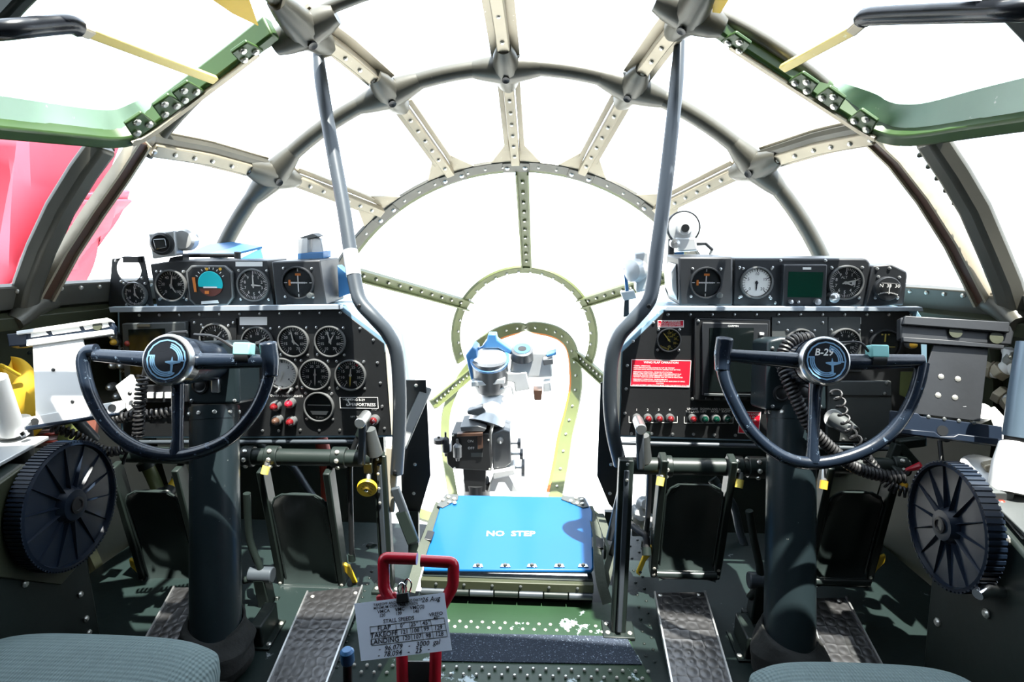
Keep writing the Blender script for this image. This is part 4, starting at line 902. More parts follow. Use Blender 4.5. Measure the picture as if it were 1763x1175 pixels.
# ---------------------------------------------------------------- coiled cords
def cord(label, path, R, r, turns, tail=None):
    P = [atD(x, y, d) for x, y, d in path]
    t = thing('coiled_cord', label, 'cord', loc=P[0], group='coiled headset cords')
    MB().coil(P, R, r, turns).build('coil', 'rubber', t)
    if tail: MB().tube(cat([atD(x, y, d) for x, y, d in tail], 6), r, 6).build('tail', 'rubber', t)
cord('black coiled cord hanging straight down beside the left wheel spoke', [(246, 648, 1.36), (241, 690, 1.36), (238, 745, 1.37), (236, 752, 1.37)], .0095, .0035, 14, [(246, 648, 1.36), (250, 632, 1.36), (262, 600, 1.36), (290, 576, 1.34), (322, 572, 1.33)])
cord('black coiled cord running level behind the left wheel', [(196, 722, 1.42), (235, 716, 1.42), (280, 712, 1.43), (312, 706, 1.44)], .0095, .0035, 14)
cord('black coiled cord sagging over the left trim wheel', [(88, 735, 1.33), (125, 748, 1.35), (155, 765, 1.37), (185, 778, 1.38), (218, 772, 1.39), (232, 752, 1.39)], .0085, .0035, 20, [(232, 752, 1.39), (216, 785, 1.4), (212, 800, 1.4)])
cord('thick black coiled cord sweeping from the right wheel hub to the right trim wheel', [(1398, 582, 1.38), (1362, 588, 1.38), (1346, 615, 1.38), (1352, 645, 1.36), (1372, 690, 1.35), (1395, 735, 1.35), (1430, 772, 1.36), (1468, 803, 1.38), (1510, 818, 1.38), (1562, 822, 1.36)], .0105, .0042, 58)
cord('thin loose coiled cord dangling under the right wheel hub', [(1436, 672, 1.34), (1446, 690, 1.35), (1452, 715, 1.36), (1462, 740, 1.37), (1478, 762, 1.38)], .010, .0025, 7)
cord('short coiled cord below the thick cord at the right trim wheel', [(1490, 786, 1.44), (1505, 806, 1.44), (1525, 830, 1.43), (1545, 844, 1.42), (1566, 850, 1.41)], .010, .0032, 13)

# ---------------------------------------------------------------- bent support tubes
for lab, px, y0, y1 in (('left bent grey support tube from canopy frame down past the left dashboard', [(547, 82), (553, 140), (566, 220), (590, 350), (604, 440), (613, 495), (622, 522), (645, 548), (668, 575), (683, 610), (688, 680), (687, 750), (683, 815)], 1.74, 1.44),
                        ('right bent grey support tube from canopy frame down past the right dashboard', [(1170, 70), (1165, 140), (1157, 220), (1141, 360), (1130, 440), (1124, 492), (1115, 522), (1090, 552), (1066, 580), (1053, 620), (1050, 690), (1056, 750), (1068, 800)], 1.74, 1.44)):
    n = len(px); P = [atY(x, y, y0+(y1-y0)*min(1, (y-70)/470.)) for x, y in px]
    t = thing('support_tube', lab, 'tube', loc=P[-1], group='bent support tubes')
    C = cat(P, 5); m = len(C); MB().tube(C, [.017 if i > 4 else .013+.0008*i for i in range(m)], 18).build('tube', 'tube_grey', t)
    MB().cyl(P[0]+V((0, 0, -.01)), P[0]+V((0, .0, .03)), .012).build('end_fitting', 'tube_grey', t)
    q = P[0]; s = surf(px[0][0]+(12 if q.x < 0 else -12), 78)
    k = MB().add([q+V((0, -.012, .012)), q+V((0, -.012, -.03)), s+V((.03, 0, -.02)), s+V((-.03, 0, .02)), q+V((0, .0, .012)), q+V((0, .0, -.03)), s+V((.03, .012, -.02)), s+V((-.03, .012, .02))], [(0, 1, 2, 3), (7, 6, 5, 4), (0, 4, 5, 1), (1, 5, 6, 2), (2, 6, 7, 3), (3, 7, 4, 0)]).build('top_bracket', 'tan_metal', t, .002)
    MB().bolts([P[6]+V((0, -.017, -.004)), P[-1]+V((0, -.017, .012))], (0, -1, 0), .006, .004).build('bolts', 'black', t, kind='stuff')
    if q.x < 0: MB().tube([atY(x, y, y0+(y1-y0)*(y-70)/470.) for x, y in ((603, 432), (606, 455), (609, 475))], .0182, 18).build('tape_wrap', 'white_metal', t, label='band of pale tape')

# ---------------------------------------------------------------- torque tubes, hangers, pedals
def torque(lab, segs, collars, caps, levers):
    A = atY(*segs[0][0], 1.42)
    t = thing('torque_tube', lab, 'pedal tube', loc=A, group='rudder pedal torque tubes')
    for (a, b) in segs: MB().cyl(atY(*a, 1.42), atY(*b, 1.42), .021, n=22).build('tube', 'dark_green', t)
    for x, y, wd in collars:
        c = atY(x, y, 1.42); k = MB().cyl(c-V((wd, 0, 0)), c+V((wd, 0, 0)), .0265, n=22).build('collar', 'dark_green', t, .002)
        MB().bolts([c+V((dx, -.0265*math.cos(e), .0265*math.sin(e))) for dx in (0,) for e in (-.7, .1, .9)], lambda p, c=c: V((0, p.y-c.y, p.z-c.z)).normalized(), .006, .005).build('bolts', 'bolt', k, kind='stuff')
    for x, y, cm in caps:
        c = atY(x, y, 1.39); k = MB().tube([c+V((.006, .02, .03)), c], [.007, .007], 10).build('stop_bolt', 'steel', t)
        MB().tube([c, c+V((-.004, -.008, -.018))], [.0095, .0095], 12).build('stop_cap', cm, k)
    for x, y0, y1, dx in levers:
        a, b = atY(x, y0, 1.40), atY(x+dx, y1, 1.40)
        MB().bar(b, a, .018, .02, (0, -1, 0)).build('lever', 'tube_grey', t, .005)
        k = MB().cyl(a+V((0, -.03, .0)), a+V((0, .03, .0)), .013).build('lever_pin', 'steel', t, .002)
        MB().tube([a+V((.012, .01, -.03)), a+V((.018, .02, -.1))], [.014, .02], 16).build('damper', 'panel_grey', t)
torque('left rudder torque tube with collars under the left dashboard', [((412, 786), (640, 790)), ((215, 782), (335, 786))], [(428, 786, .014), (470, 786, .016), (585, 788, .018)], [(459, 803, 'mark_yellow')], [(625, 722, 800, -2)])
torque('right rudder torque tube with collars under the right dashboard', [((1080, 802), (1325, 806)), ((1420, 800), (1562, 805))], [(1145, 803, .016), (1265, 804, .018), (1302, 805, .022), (1545, 803, .016)], [(1138, 822, 'mark_yellow'), (1274, 826, 'mark_yellow'), (1419, 828, 'amber'), (1556, 832, 'amber')], [(1101, 732, 808, 2)])
def pedal(lab, px, latch):
    (x0, y0), (x1, _), (x2, y2), (x3, _) = px
    F = vframe((x0+x1)/2, (y0+y2)/2, 1.43, -8)
    t = thing('rudder_pedal', lab, 'pedal', F, group='rudder pedals')
    P = [V(q) for q in F.poly(px)]
    w = (P[1]-P[0]).length; h = (P[0]-P[3]).length
    x0, x1 = (P[0].x+P[3].x)/2, (P[1].x+P[2].x)/2; yt, yb = P[0].y, P[2].y
    # dished plate, rounded top corners, rolled heel
    N, K = 12, 14; vs = []; fs = []
    for k in (0, 1):
        for j in range(K+1):
            f = j/K
            y = yt+(yb-yt)*f; rr = .03; ins = rr-math.sqrt(max(0, rr*rr-max(0, rr-(yt-y))**2)) if yt-y < rr else 0
            for i in range(N+1):
                g = i/N; x = (x0+ins)+(x1-x0-2*ins)*g
                z = -.012*math.sin(math.pi*f)+ (.03*((f-.82)/.18)**2 if f > .82 else 0)+.012*(abs(2*g-1)**4)
                vs.append((x, y, z-.005*k))
    n = N+1; H = (K+1)*n
    for j in range(K):
        for i in range(N): q = (j*n+i, j*n+i+1, j*n+n+i+1, j*n+n+i); fs += [q[::-1], tuple(H+a for a in q)]
    for j in range(K):
        for i in (0, N): a = j*n+i; fs.append((a, a+n, a+n+H, a+H))
    for i in range(N):
        for j in (0, K): a = j*n+i; fs.append((a, a+1, a+1+H, a+H))
    MB(F).add(vs, fs).build('foot_plate', 'pedal', t)
    E = [V((x0+.004, yb+.02, .012)), V((x0+.002, yt-.03, .012)), V((x0+.012, yt-.008, .01)), V((x0+.03, yt+.001, .006)), V((x1-.03, yt+.001, .006)), V((x1-.012, yt-.008, .01)), V((x1-.002, yt-.03, .012)), V((x1-.004, yb+.02, .012))]
    MB(F).tube(E, .0028, 8).build('edge_bead', 'pedal', t)
    MB(F).cyl((x0-.004, yb+.008, .026), (x1+.004, yb+.008, .026), .011, n=16).build('heel_roll', 'pedal', t)
    for s, x in ((-1, x0-.01), (1, x1+.01)):
        hg = MB(F).prism([(x-.007, yb-.012), (x+.007, yb-.012), (x+.009, yb+.04), (x+.009, yt+.075), (x-.009, yt+.075), (x-.009, yb+.04)], -.022, .02).build('hanger', 'dark_green', t, .003)
        MB(F).bolts([V((x, yb+.0, .02)), V((x, yb+.02, .02))], (0, 0, 1), .0045, .003).build('bolts', 'bolt', hg, kind='stuff')
    lx, s = latch
    X = x0-.03 if lx < 0 else x1+.03
    lt = MB(F).prism([(X+s*.012, yb-.02), (X+s*.022, yb-.012), (X+s*.002, yb+.07), (X-s*.012, yb+.078), (X-s*.014, yb+.055), (X, yb+.03)], -.004, .006).build('latch', 'yellow', t, .002, label='yellow pedal latch')
    MB(F).bolts([V((X+s*.012, yb-.006, .006))], (0, 0, 1), .004, .003).build('pivot', 'black', lt)
pedal('left pedal of the left pilot, half hidden by the column', [(243, 845), (330, 845), (332, 1003), (236, 1003)], (-1, 1))
pedal('right pedal of the left pilot, beside the yellow knob', [(486, 850), (572, 850), (580, 1008), (478, 1008)], (1, 1))
pedal('left pedal of the right pilot, beside the centre post', [(1143, 832), (1232, 832), (1240, 984), (1132, 984)], (-1, -1))
pedal('right pedal of the right pilot, half hidden by the column', [(1412, 845), (1498, 845), (1506, 996), (1402, 996)], (1, -1))

# ---------------------------------------------------------------- trim wheels and side pedestals
def trimwheel(lab, cx, cy, X, s, nt):
    c = atX(cx, cy, X); R = (atX(cx, cy-108, X)-atX(cx, cy+108, X)).length/2
    F = Fr(c, (0, s, 0), (0, 0, 1))   # normal towards the aisle
    if F.n.x*s > 0: F = Fr(c, (0, -s, 0), (0, 0, 1))
    t = thing('trim_wheel', lab, 'trim wheel', F, group='elevator trim wheels')
    MB(F).lathe([(R, -.03), (R, 0), (R*.95, .002), (R*.93, -.006), (R*.3, -.008), (R*.24, .006), (R*.12, .008), (0, .008)], (0, 0, 0), (0, 0, 1), 56).build('disc', 'navy', t)
    for grp in (0,):
        m = MB(F)
        for k in range(nt):
            a = 2*math.pi*k/nt; m.box((math.cos(a)*R*1.005, math.sin(a)*R*1.005, -.015), (.0035, 3.4*R/nt, .032), Matrix.Rotation(a, 3, 'Z'))
        m.build('rim_teeth', 'navy', t, kind='stuff')
    for k in range(14):
        a = 2*math.pi*(k+.3)/14; p, q = V((math.cos(a), math.sin(a), 0)), V((-math.sin(a), math.cos(a), 0))
        vs = [p*R*.24+q*.003+V((0, 0, -.008)), p*R*.24-q*.003+V((0, 0, -.008)), p*R*.24+V((0, 0, .0)), p*R*.93+q*.0016+V((0, 0, -.008)), p*R*.93-q*.0016+V((0, 0, -.008)), p*R*.93+V((0, 0, -.003))]
        MB(F).add(vs, [(0, 2, 1), (3, 4, 5), (0, 3, 5, 2), (2, 5, 4, 1), (1, 4, 3, 0)]).build('rib', 'navy', t)
    MB(F).lathe([(R*.13, .006), (R*.13, .011), (R*.09, .012), (R*.08, .009), (0, .009)], (0, 0, 0), (0, 0, 1), 20).build('hub', 'rubber', t)
    MB(F).cyl((0, 0, -.03), (0, 0, -.06), .02).build('axle', 'steel', t)
trimwheel('left dark blue ribbed trim wheel with sunlit toothed rim', 126, 870, -.86, -1, 100)
trimwheel('right dark blue ribbed trim wheel on the right pedestal', 1626, 905, .88, 1, 64)
def pedestal(lab, X, s, pts, zt):
    P = [(atX(x, y, X).y, atX(x, y, X).z) for x, y in pts]
    fr_ = P[0]; t = thing('control_pedestal', lab, 'pedestal', loc=(X, fr_[0], ZF), group='side control pedestals')
    prof = P; prof = prof+[(P[-1][0]-.0, ZF), (P[0][0], ZF)]
    F = Fr((X, 0, 0), (0, 1, 0), (0, 0, 1))
    if F.n.x > 0: pass
    MB(F).prism(prof, 0, s*.24).build('body', 'dark_green', t, .006)
    return t, F, P
t, F, P = pedestal('left dark green side pedestal with worn top painted bright for sunlight', -.905, -1, [(178, 1112), (150, 950), (132, 800), (40, 800), (-60, 870), (-230, 1010)], 0)
MB(F).prism([P[1], P[2], P[3], P[4], (P[4][0], P[4][1]-.14), (P[1][0]-.09, P[1][1]-.02)], .0, .008).build('side_plate', 'wall_green', t, .002)
m = MB(F); m.bolts([V((*[(atX(x, y, -.905).y, atX(x, y, -.905).z) for _ in (0,)][0], .001)) for x, y in ((42, 1006), (137, 1024), (147, 1066), (152, 1090), (48, 890), (48, 935))], (0, 0, 1), .007, .005); m.build('bolts', 'bolt', t, kind='stuff')
MB().bar(V((-1.03, P[3][0]+.1, P[3][1]+.012)), V((-1.03, P[4][0]-.1, P[4][1]+.02)), .2, .008).build('top_plate', 'white_metal', t, .002, label='worn top plate painted bright for sunlight')  # pale metal stands for the sunlight on the console top
m = MB()
for k in range(5): m.bar(V((-.97-k*.02, P[3][0]-.02-.03*k, P[3][1]+.022-.008*k)), V((-1.08, P[3][0]-.0-.03*k, P[3][1]+.022-.008*k)), .008, .008)
m.build('slots', 'black', t, kind='stuff')
t, F, P = pedestal('right dark green side pedestal with switches and white placard', .925, 1, [(1588, 1150), (1602, 1000), (1612, 850), (1672, 850), (1765, 958), (1960, 1180)], 0)
m = MB(F)
for x, y in ((1700, 1057), (1616, 1072), (1735, 930)): q = atX(x, y, .925); m.bolts([V((q.y, q.z, -.001))], (0, 0, -1), .009, .006)
m.build('bolts', 'bolt', t, kind='stuff')
q = atX(1726, 1020, .925); MB().tube([q, q+V((-.03, 0, .005)), q+V((-.05, -.01, 0))], [.012, .014, .01], 12).build('knob', 'chrome', t)
A, B = atX(1690, 872, .93), atX(1742, 940, .93)
MB().bar(A+V((.03, 0, .012)), B+V((.03, 0, .012)), .03, .004).build('placard', 'white', t, .001, label='long white placard with dark bolts')
m = MB(); m.bolts([A.lerp(B, f)+V((.03, 0, .014)) for f in (.06, .94)], (0, 0, 1), .007, .004); m.build('bolts', 'hose_red', t, kind='stuff')
MB().bar(V((1.04, P[3][0]+.02, P[3][1]+.006)), V((1.04, P[4][0]-.05, P[4][1]+.012)), .2, .008).build('top_plate', 'panel_grey', t, .002)
q = atD(1700, 815, 1.28); MB().lathe([(.05, 0), (.05, .006), (.038, .01), (0, .01)], q, (0, -.3, 1), 24).build('selector_plate', 'white_metal', t)
MB().bar(q+V((-.01, 0, .01)), q+V((.035, -.01, .03)), .022, .02).build('selector_handle', 'tan_metal', t, .003)
MB().box(atD(1700, 852, 1.2), (.07, .04, .03)).build('latch_block', 'panel_grey', t, .003)
q = atD(1688, 712, 1.35); MB().lathe([(.02, -.02), (.02, .01), (.015, .014), (0, .014)], q, (-.2, -.8, .5), 18).build('button', 'white', t); 
m = MB(); m.prism([], 0, 0) if 0 else None
MB().add([atD(x, y, d) for x, y, d in ((1700, 705, 1.36), (1712, 700, 1.36), (1745, 735, 1.32), (1750, 790, 1.30), (1728, 790, 1.32))]+[atD(x, y, d+.03) for x, y, d in ((1700, 705, 1.36), (1712, 700, 1.36), (1745, 735, 1.32), (1750, 790, 1.30), (1728, 790, 1.32))], [(0, 1, 2, 3, 4), (9, 8, 7, 6, 5)]+[(i, 5+i, 5+(i+1) % 5, (i+1) % 5) for i in range(5)]).build('quadrant_cover', 'white', t, .002)
# ================================================================== centre step
def slab(P, up):
    n = len(P); up = V(up); return P+[p+up for p in P], [tuple(range(n)), tuple(range(2*n-1, n-1, -1))]+[(i, n+i, n+(i+1) % n, (i+1) % n) for i in range(n)]
bl = V((atY(725, 985, 1.39).x, 1.39, atY(725, 985, 1.39).z)); br = atY(1022, 988, 1.39); tl = atY(762, 852, 1.66); tr = atY(1016, 857, 1.66)
BU = (br-bl).normalized(); BV = ((tl+tr)/2-(bl+br)/2).normalized()
SF = Fr((bl+br)/2, BU, BV)
t = thing('centre_step', 'NO STEP hinged step board, sky reflection painted blue, on a dark base between the pilots', 'step', loc=(SF.o.x, 1.39, ZF))
P = SF.poly([(729, 982), (1018, 984), (1022, 978), (1020, 880), (1008, 856), (770, 852), (758, 870), (731, 955)])
MB(SF).prism(P, -.012, 0).build('board', 'sky_sheen_board', t, .004)
m = MB(SF); u, v = SF.q(879, 920); m.text('NO  STEP', u, v, .0008, SF.m(879, 920, 8)*2, bold=.02, sx=1.25); m.build('lettering', 'mark_white', t)
for s, pts in ((-1, [(768, 852), (790, 853), (788, 862), (762, 876), (752, 872)]), (1, [(968, 855), (1006, 858), (1014, 874), (1004, 876), (966, 861)])):
    k = MB(SF).prism(SF.poly(pts), 0, .003).build('corner_plate', 'panel_grey', t, .001); cx = sum(p[0] for p in pts)/5; cy = sum(p[1] for p in pts)/5
    MB(SF).bolts([V((*SF.q(cx+dx, cy+dy), .003)) for dx, dy in ((-9, 0), (0, -5), (2, 4), (10, -2), (11, 5))], (0, 0, 1), .006, .005).build('bolts', 'bolt', k, kind='stuff')
for x in (823, 870, 916, 963, 1004):
    u, v = SF.q(x, 976); k = MB(SF).prism([(u-.014, v-.004), (u+.014, v-.004), (u+.01, v+.007), (u-.01, v+.007)], 0, .003).build('fastener', 'steel', t, .001); MB(SF).bolts([V((u, v+.001, .003))], (0, 0, 1), .005, .006).build('stud', 'panel_grey', k)
b0, b1 = bl+V((0, .01, -.014)), br+V((0, .01, -.014)); zc = b0.z
x0, x1 = bl.x, br.x
MB().add(*slab([V((x0, 1.395, ZF)), V((x1, 1.395, ZF)), V((x1, 1.395, zc)), V((x0, 1.395, zc))], (0, .02, 0))).build('front_board', 'dark_green', t, .002)
for z, h, d in ((zc-.012, .024, -.006), ): MB().box(((x0+x1)/2, 1.39+d, z), (x1-x0, .016, h)).build('angle_strip', 'wall_green', t, .002)
for k in range(7):
    a = x0+(x1-x0)*k/7; MB().cyl((a+.002, 1.376, zc-.032), (a+(x1-x0)/7-.002, 1.376, zc-.032), .009, n=12).build('hinge_knuckle', 'dark_green' if k % 2 else 'tube_grey', t)
MB().bolts([V((x0+.04+(x1-x0-.08)*k/5, 1.376, zc-.01)) for k in range(6)], (0, -1, 0), .004, .003).build('rivets', 'panel_grey', t, kind='stuff')
for s, xa in ((-1, x0), (1, x1)): MB().add(*slab([V((xa, 1.4, ZF)), V((xa, 1.64, ZF)), V((xa+s*-.03, 1.64, tl.z-.02)), V((xa, 1.4, zc))], (-s*.012, 0, 0))).build('side_board', 'dark_green', t)
def strap(lab, pts, wd=.026):
    C = cat([atY(x, y, Y) for x, y, Y in pts], 6); t_ = thing('webbing_strap', lab, 'strap', loc=C[-1], group='webbing straps of the step')
    m = MB().sweep(C, [(-wd/2, -.0015), (wd/2, -.0015), (wd/2, .0015), (-wd/2, .0015)], up=V((.25, -1, .5))); m.build('webbing', 'strap', t_)
    MB().bar(C[8]+V((0, -.004, 0)), C[10]+V((0, -.004, 0)), wd*1.15, .006, (0, -1, .4)).build('buckle', 'black', t_, .002)
strap('olive webbing strap hanging off the right side of the step board', [(1013, 872, 1.63), (1026, 910, 1.54), (1030, 960, 1.42), (1035, 1000, 1.37), (1046, 1040, 1.34)])
strap('second olive strap twisted beside the right centre post', [(1032, 885, 1.60), (1044, 920, 1.52), (1052, 950, 1.45), (1046, 985, 1.40), (1040, 1010, 1.38)], .024)
strap('olive webbing strap hanging off the left side of the step board', [(757, 868, 1.64), (745, 900, 1.56), (728, 945, 1.45), (715, 990, 1.38), (706, 1020, 1.34)])
# ---------------------------------------------------------------- upright posts and plates
def post(lab, top, bot, braces, foot, Y=1.30):
    A, B = atY(*top, Y+.06), atZ(*bot, ZF+.006)
    t = thing('panel_post', lab, 'post', loc=(B.x, B.y, ZF), group='posts under the dashboards')
    MB().bar(B, A, .034, .03, (0, -1, 0)).build('upright', 'dark_green', t, .003)
    MB().bar(B+V((0, -.02, .01)), A+V((0, -.02, -.02)), .012, .008, (0, -1, 0)).build('edge_angle', 'tube_grey', t, .002)
    MB().box(B+V((0, .0, -.001)), (.075, .06, .008)).build('foot_plate', 'dark_green', t, .002)
    MB().bolts([B+V((-.026, -.015, .003)), B+V((.026, -.015, .003)), B+V((-.026, .015, .003))], (0, 0, 1), .006, .004).build('bolts', 'bolt', t, kind='stuff')
    for (a, ya), (b, yb), wd, mm in braces: MB().bar(atY(*a, ya), atY(*b, yb), wd, .014, (0, -1, .2)).build('brace', mm, t, .003)
    MB().bolts([A+V((0, -.03, -.04*k)) for k in range(4)], (0, -1, 0), .004, .003).build('rivets', 'bolt', t, kind='stuff')
post('right centre post of dark angle iron standing on a bolted foot', (1078, 790), (1064, 1085), [(((1080, 800), 1.42), ((1050, 930), 1.42), .02, 'tube_grey'), (((1074, 880), 1.36), ((1050, 960), 1.45), .014, 'dark_green')], 1)
post('left centre post with pale bracing beside the yellow knob', (655, 782), (668, 1010), [(((676, 770), 1.44), ((668, 880), 1.44), .035, 'cream'), (((680, 840), 1.42), ((715, 935), 1.42), .022, 'tube_grey'), (((690, 880), 1.42), ((712, 935), 1.40), .03, 'dark_green'), (((735, 668), 1.64), ((690, 770), 1.5), .03, 'panel_grey')], 1, 1.38)
for lab, pts, Y in (('dark flat plate hanging beside the left bent tube', [(697, 655), (733, 655), (741, 820), (722, 885), (692, 890), (690, 800)], 1.62), ('dark flat plate hanging beside the right bent tube', [(1034, 660), (1060, 652), (1064, 800), (1066, 890), (1048, 868), (1028, 820)], 1.62)):
    F = vframe(*pts[0], Y); t = thing('side_plate_panel', lab, 'plate', F, group='dark plates flanking the nose gap')
    MB(F).prism(F.poly(pts), -.006, 0).build('plate', 'panel', t, .001)
    cx = sum(p[0] for p in pts)/6; MB(F).bolts([V((*F.q(cx+dx, y), 0)) for dx, y in ((4, 664), (0, 720), (2, 800), (0, 850))], (0, 0, 1), .005, .003).build('bolts', 'bolt', t, kind='stuff')
    a = F.o; MB().bar(F.w(*F.q(cx, 880)), V((F.w(*F.q(cx, 880)).x, Y-.02, ZF)), .03, .02, (0, -1, 0)).build('leg', 'dark_green', t)
# ---------------------------------------------------------------- yellow pull knob, no hand brake
F = vframe(632, 841, 1.38, -12, yaw=6); t = thing('pull_knob', 'round yellow pull knob beside the left centre post', 'knob', F)
r = F.m(632, 841, 17.5); MB(F).lathe([(r*.9, -.008), (r, -.005), (r, .002), (r*.95, .004), (0, .004)], (0, 0, 0), (0, 0, 1), 32).build('disc', 'yellow', t)
MB(F).lathe([(.005, .003), (.005, .008), (.0025, .009), (0, .007)], (-.001, -.001, 0), (0, 0, 1), 12).build('centre_screw', 'chrome', t)
MB(F).cyl((0, 0, -.008), (0, .03, -.06), .006).build('stem', 'steel', t)
m = MB(F)
for i, s in enumerate(('EMERGENCY', 'HYD. PUMP', 'PULL - ON', 'PUSH - OFF')): m.text(s, .002+.006*(1.5-i)*.55, .0035+(1.5-i)*.0075, .0045, .0062, rot=-.75)
m.build('lettering', 'ink', t)
MB(F).box((.0, .035, -.045), (.022, .03, .03)).build('bracket', 'wall_green', t, .002)
# ---------------------------------------------------------------- heel plates
def ramp(px, py):
    d = ray(px, py); Y1_, Z1_, sl = 1.36, .111, .2     # inclined plane z = Z1 + sl*(y-Y1)
    k = (Z1_+sl*(CAM.y-Y1_)-CAM.z)/(d.z-sl*d.y); return CAM+d*k
def heel(lab, pts, scr):
    P = [ramp(*q) for q in pts]; t = thing('heel_plate', lab, 'floor plate', loc=(P[0].x, P[0].y, ZF), group='brushed steel heel plates')
    MB().add(*slab(P, (0, 0, -.004))).build('tread', 'tread', t)
    MB().add(*slab([V((p.x, p.y, p.z-.005)) for p in P], (0, 0, -.012))).build('edge_tray', 'steel', t)
    for k in (0, 1): a, b = P[3*(1-k)] if 0 else (P[0], P[1])[k], (P[3], P[2])[k]; MB().bar(a+V((0, 0, .002)), b+V((0, 0, .002)), .004, .006).build('edge_bead', 'steel', t)
    MB().bolts([ramp(*q)+V((0, 0, .0)) for q in scr], (0, 0, 1), .005, .003).build('bolts', 'bolt', t, kind='stuff')
    for f in (.15, .85):
        q = P[0].lerp(P[1], f).lerp(P[3].lerp(P[2], f), .04); MB().box((q.x, q.y, (ZF+q.z-.017)/2), (.02, .02, max(.004, q.z-.017-ZF))).build('support_block', 'dark_green', t)
heel('left brushed steel heel plate right of the left column', [(530, 1020), (624, 1010), (556, 1195), (452, 1200)], [(538, 1028), (612, 1022)])
heel('right brushed steel heel plate left of the right column', [(1127, 1021), (1213, 1020), (1264, 1195), (1160, 1195)], [(1137, 1026), (1203, 1025)])
heel('shadowed heel plate at the outboard side of the left column', [(300, 1012), (352, 1012), (300, 1140), (235, 1130)], [])
heel('bronze lit heel plate at the outboard side of the right column', [(1390, 1030), (1456, 1030), (1520, 1150), (1420, 1150)], [(1445, 1036)])
# ---------------------------------------------------------------- seats
def seat(lab, xl, xr, yf, zt):
    cx, cy = (xl+xr)/2, yf-.23; t = thing('pilot_seat', lab, 'seat', loc=(cx, cy, ZF), group='pilot seat cushions')
    N, M_ = 24, 18; vs = []; fs = []; W, D = xr-xl, .46
    for j in range(M_+1):
        for i in range(N+1):
            a, b = i/N*2-1, j/M_*2-1
            sx = math.copysign(abs(a)**.75, a); sy = math.copysign(abs(b)**.75, b)
            k = (abs(a)**6+abs(b)**6); z = zt-.035*min(1, k)**1.0-.012*(a*a+b*b)*.5
            # squircle corner
            f = 1-.10*(a*a*b*b)**1.2
            vs.append(V((cx+sx*W/2*f, cy+sy*D/2*f, z)))
    n = N+1
    for j in range(M_):
        for i in range(N): fs.append((j*n+i, j*n+i+1, j*n+n+i+1, j*n+n+i))
    ring = [i for i in range(N)]+[j*n+N for j in range(M_)]+[M_*n+N-i for i in range(N)]+[(M_-j)*n for j in range(M_)]
    base = len(vs); L = len(ring)
    for lv, dz, gr_ in ((1, .03, 1.012), (2, .075, 1.0), (3, .085, .96)):
        for r_ in ring: p = vs[r_]; vs.append(V((cx+(p.x-cx)*gr_, cy+(p.y-cy)*gr_, zt-.03-dz)))
    prev = ring
    for lv in range(3):
        cur = [base+lv*L+i for i in range(L)]
        fs += [(prev[i], cur[i], cur[(i+1) % L], prev[(i+1) % L]) for i in range(L)]; prev = cur
    fs.append(tuple(prev))
    MB().add(vs, fs).build('cushion', 'seat_cloth', t, sub=1, sharp=60)
    MB().box((cx, cy, zt-.125), (W*.94, D*.94, .02)).build('seat_pan', 'dark_green', t, .004)
    for e in (-1, 1):
        for f in (-1, 1): MB().bar((cx+e*W*.4, cy+f*D*.35, ZF), (cx+e*W*.4, cy+f*D*.35, zt-.13), .03, .03, (0, 1, 0)).build('leg', 'dark_green', t)
zs = .36
q = atZ(200, 1094, zs-.03); e = atZ(375, 1130, zs-.03); seat('grey green ribbed seat cushion at the lower left corner', e.x-.44, e.x+.005, q.y+.012, zs)
q = atZ(1480, 1142, zs-.03); a = atZ(1283, 1165, zs-.03); b = atZ(1695, 1165, zs-.03); seat('grey green ribbed seat cushion at the lower right', a.x, b.x, q.y+.012, zs)
# ---------------------------------------------------------------- red control lock and card
F = camframe(715, 1040, .92, 22)
zb = ZF
def rp(pts, r=None): return cat([V((*F.q(x, y), 0)) for x, y in pts], 5)
t = thing('control_lock', 'pair of red tubular D handles on red uprights at the front edge', 'control lock', loc=(F.o.x, F.o.y, ZF))
rr = F.m(700, 970, 10)
def dtube(pts, name='handle'):
    C = [V((*F.q(x, y), 0)) for x, y in pts]; out = [C[0]]
    for a, b, c in zip(C, C[1:], C[2:]):
        for k in range(7): s = k/6; p0 = b+(a-b).normalized()*rr*.9; p1 = b+(c-b).normalized()*rr*.9; out.append(p0*(1-s)**2+b*2*s*(1-s)+p1*s*s)
    out.append(C[-1]); return MB(F).tube(out, rr, 16).build(name, 'red', t)
dtube([(718, 963), (660, 961), (661, 1015), (690, 1060), (694, 1200)])
dtube([(725, 966), (781, 969), (780, 1010), (752, 1060), (748, 1200)])
for x in (694, 748): a = F.w(*F.q(x, 1190)); MB().tube([a, V((a.x, a.y-.02, ZF))], [rr, rr], 12).build('upright', 'red', t)
MB(F).prism(F.poly([(648, 1026), (682, 1020), (690, 1042), (650, 1045)]), -.006, .004).build('tab', 'red', t, .002)
MB(F).prism(F.poly([(702, 1140), (742, 1140), (742, 1210), (700, 1210)]), -.004, 0).build('web', 'panel_grey', t)
a = F.w(*F.q(720, 1190)); MB().box((a.x, a.y-.02, ZF+.01), (.12, .08, .02)).build('base', 'dark_green', t, .003)
F = camframe(694, 1082, .89, 40, roll=9)
t = thing('speed_card', 'white card of handwritten stall speeds clipped to the red handles', 'card', F)
cp = [(610, 1040), (765, 1021), (778, 1120), (622, 1139)]
MB(F).prism(F.poly(cp), 0, .0012).build('card_sheet', 'paper', t)
c0, c1, c2, c3 = [V(F.q(*p)) for p in cp]; cu = (c1-c0); cv = (c3-c0); ang = math.atan2(cu.y, cu.x); Wd = cu.length
def cpt(a, b): return c0+cu*a+cv*b
m = MB(F)
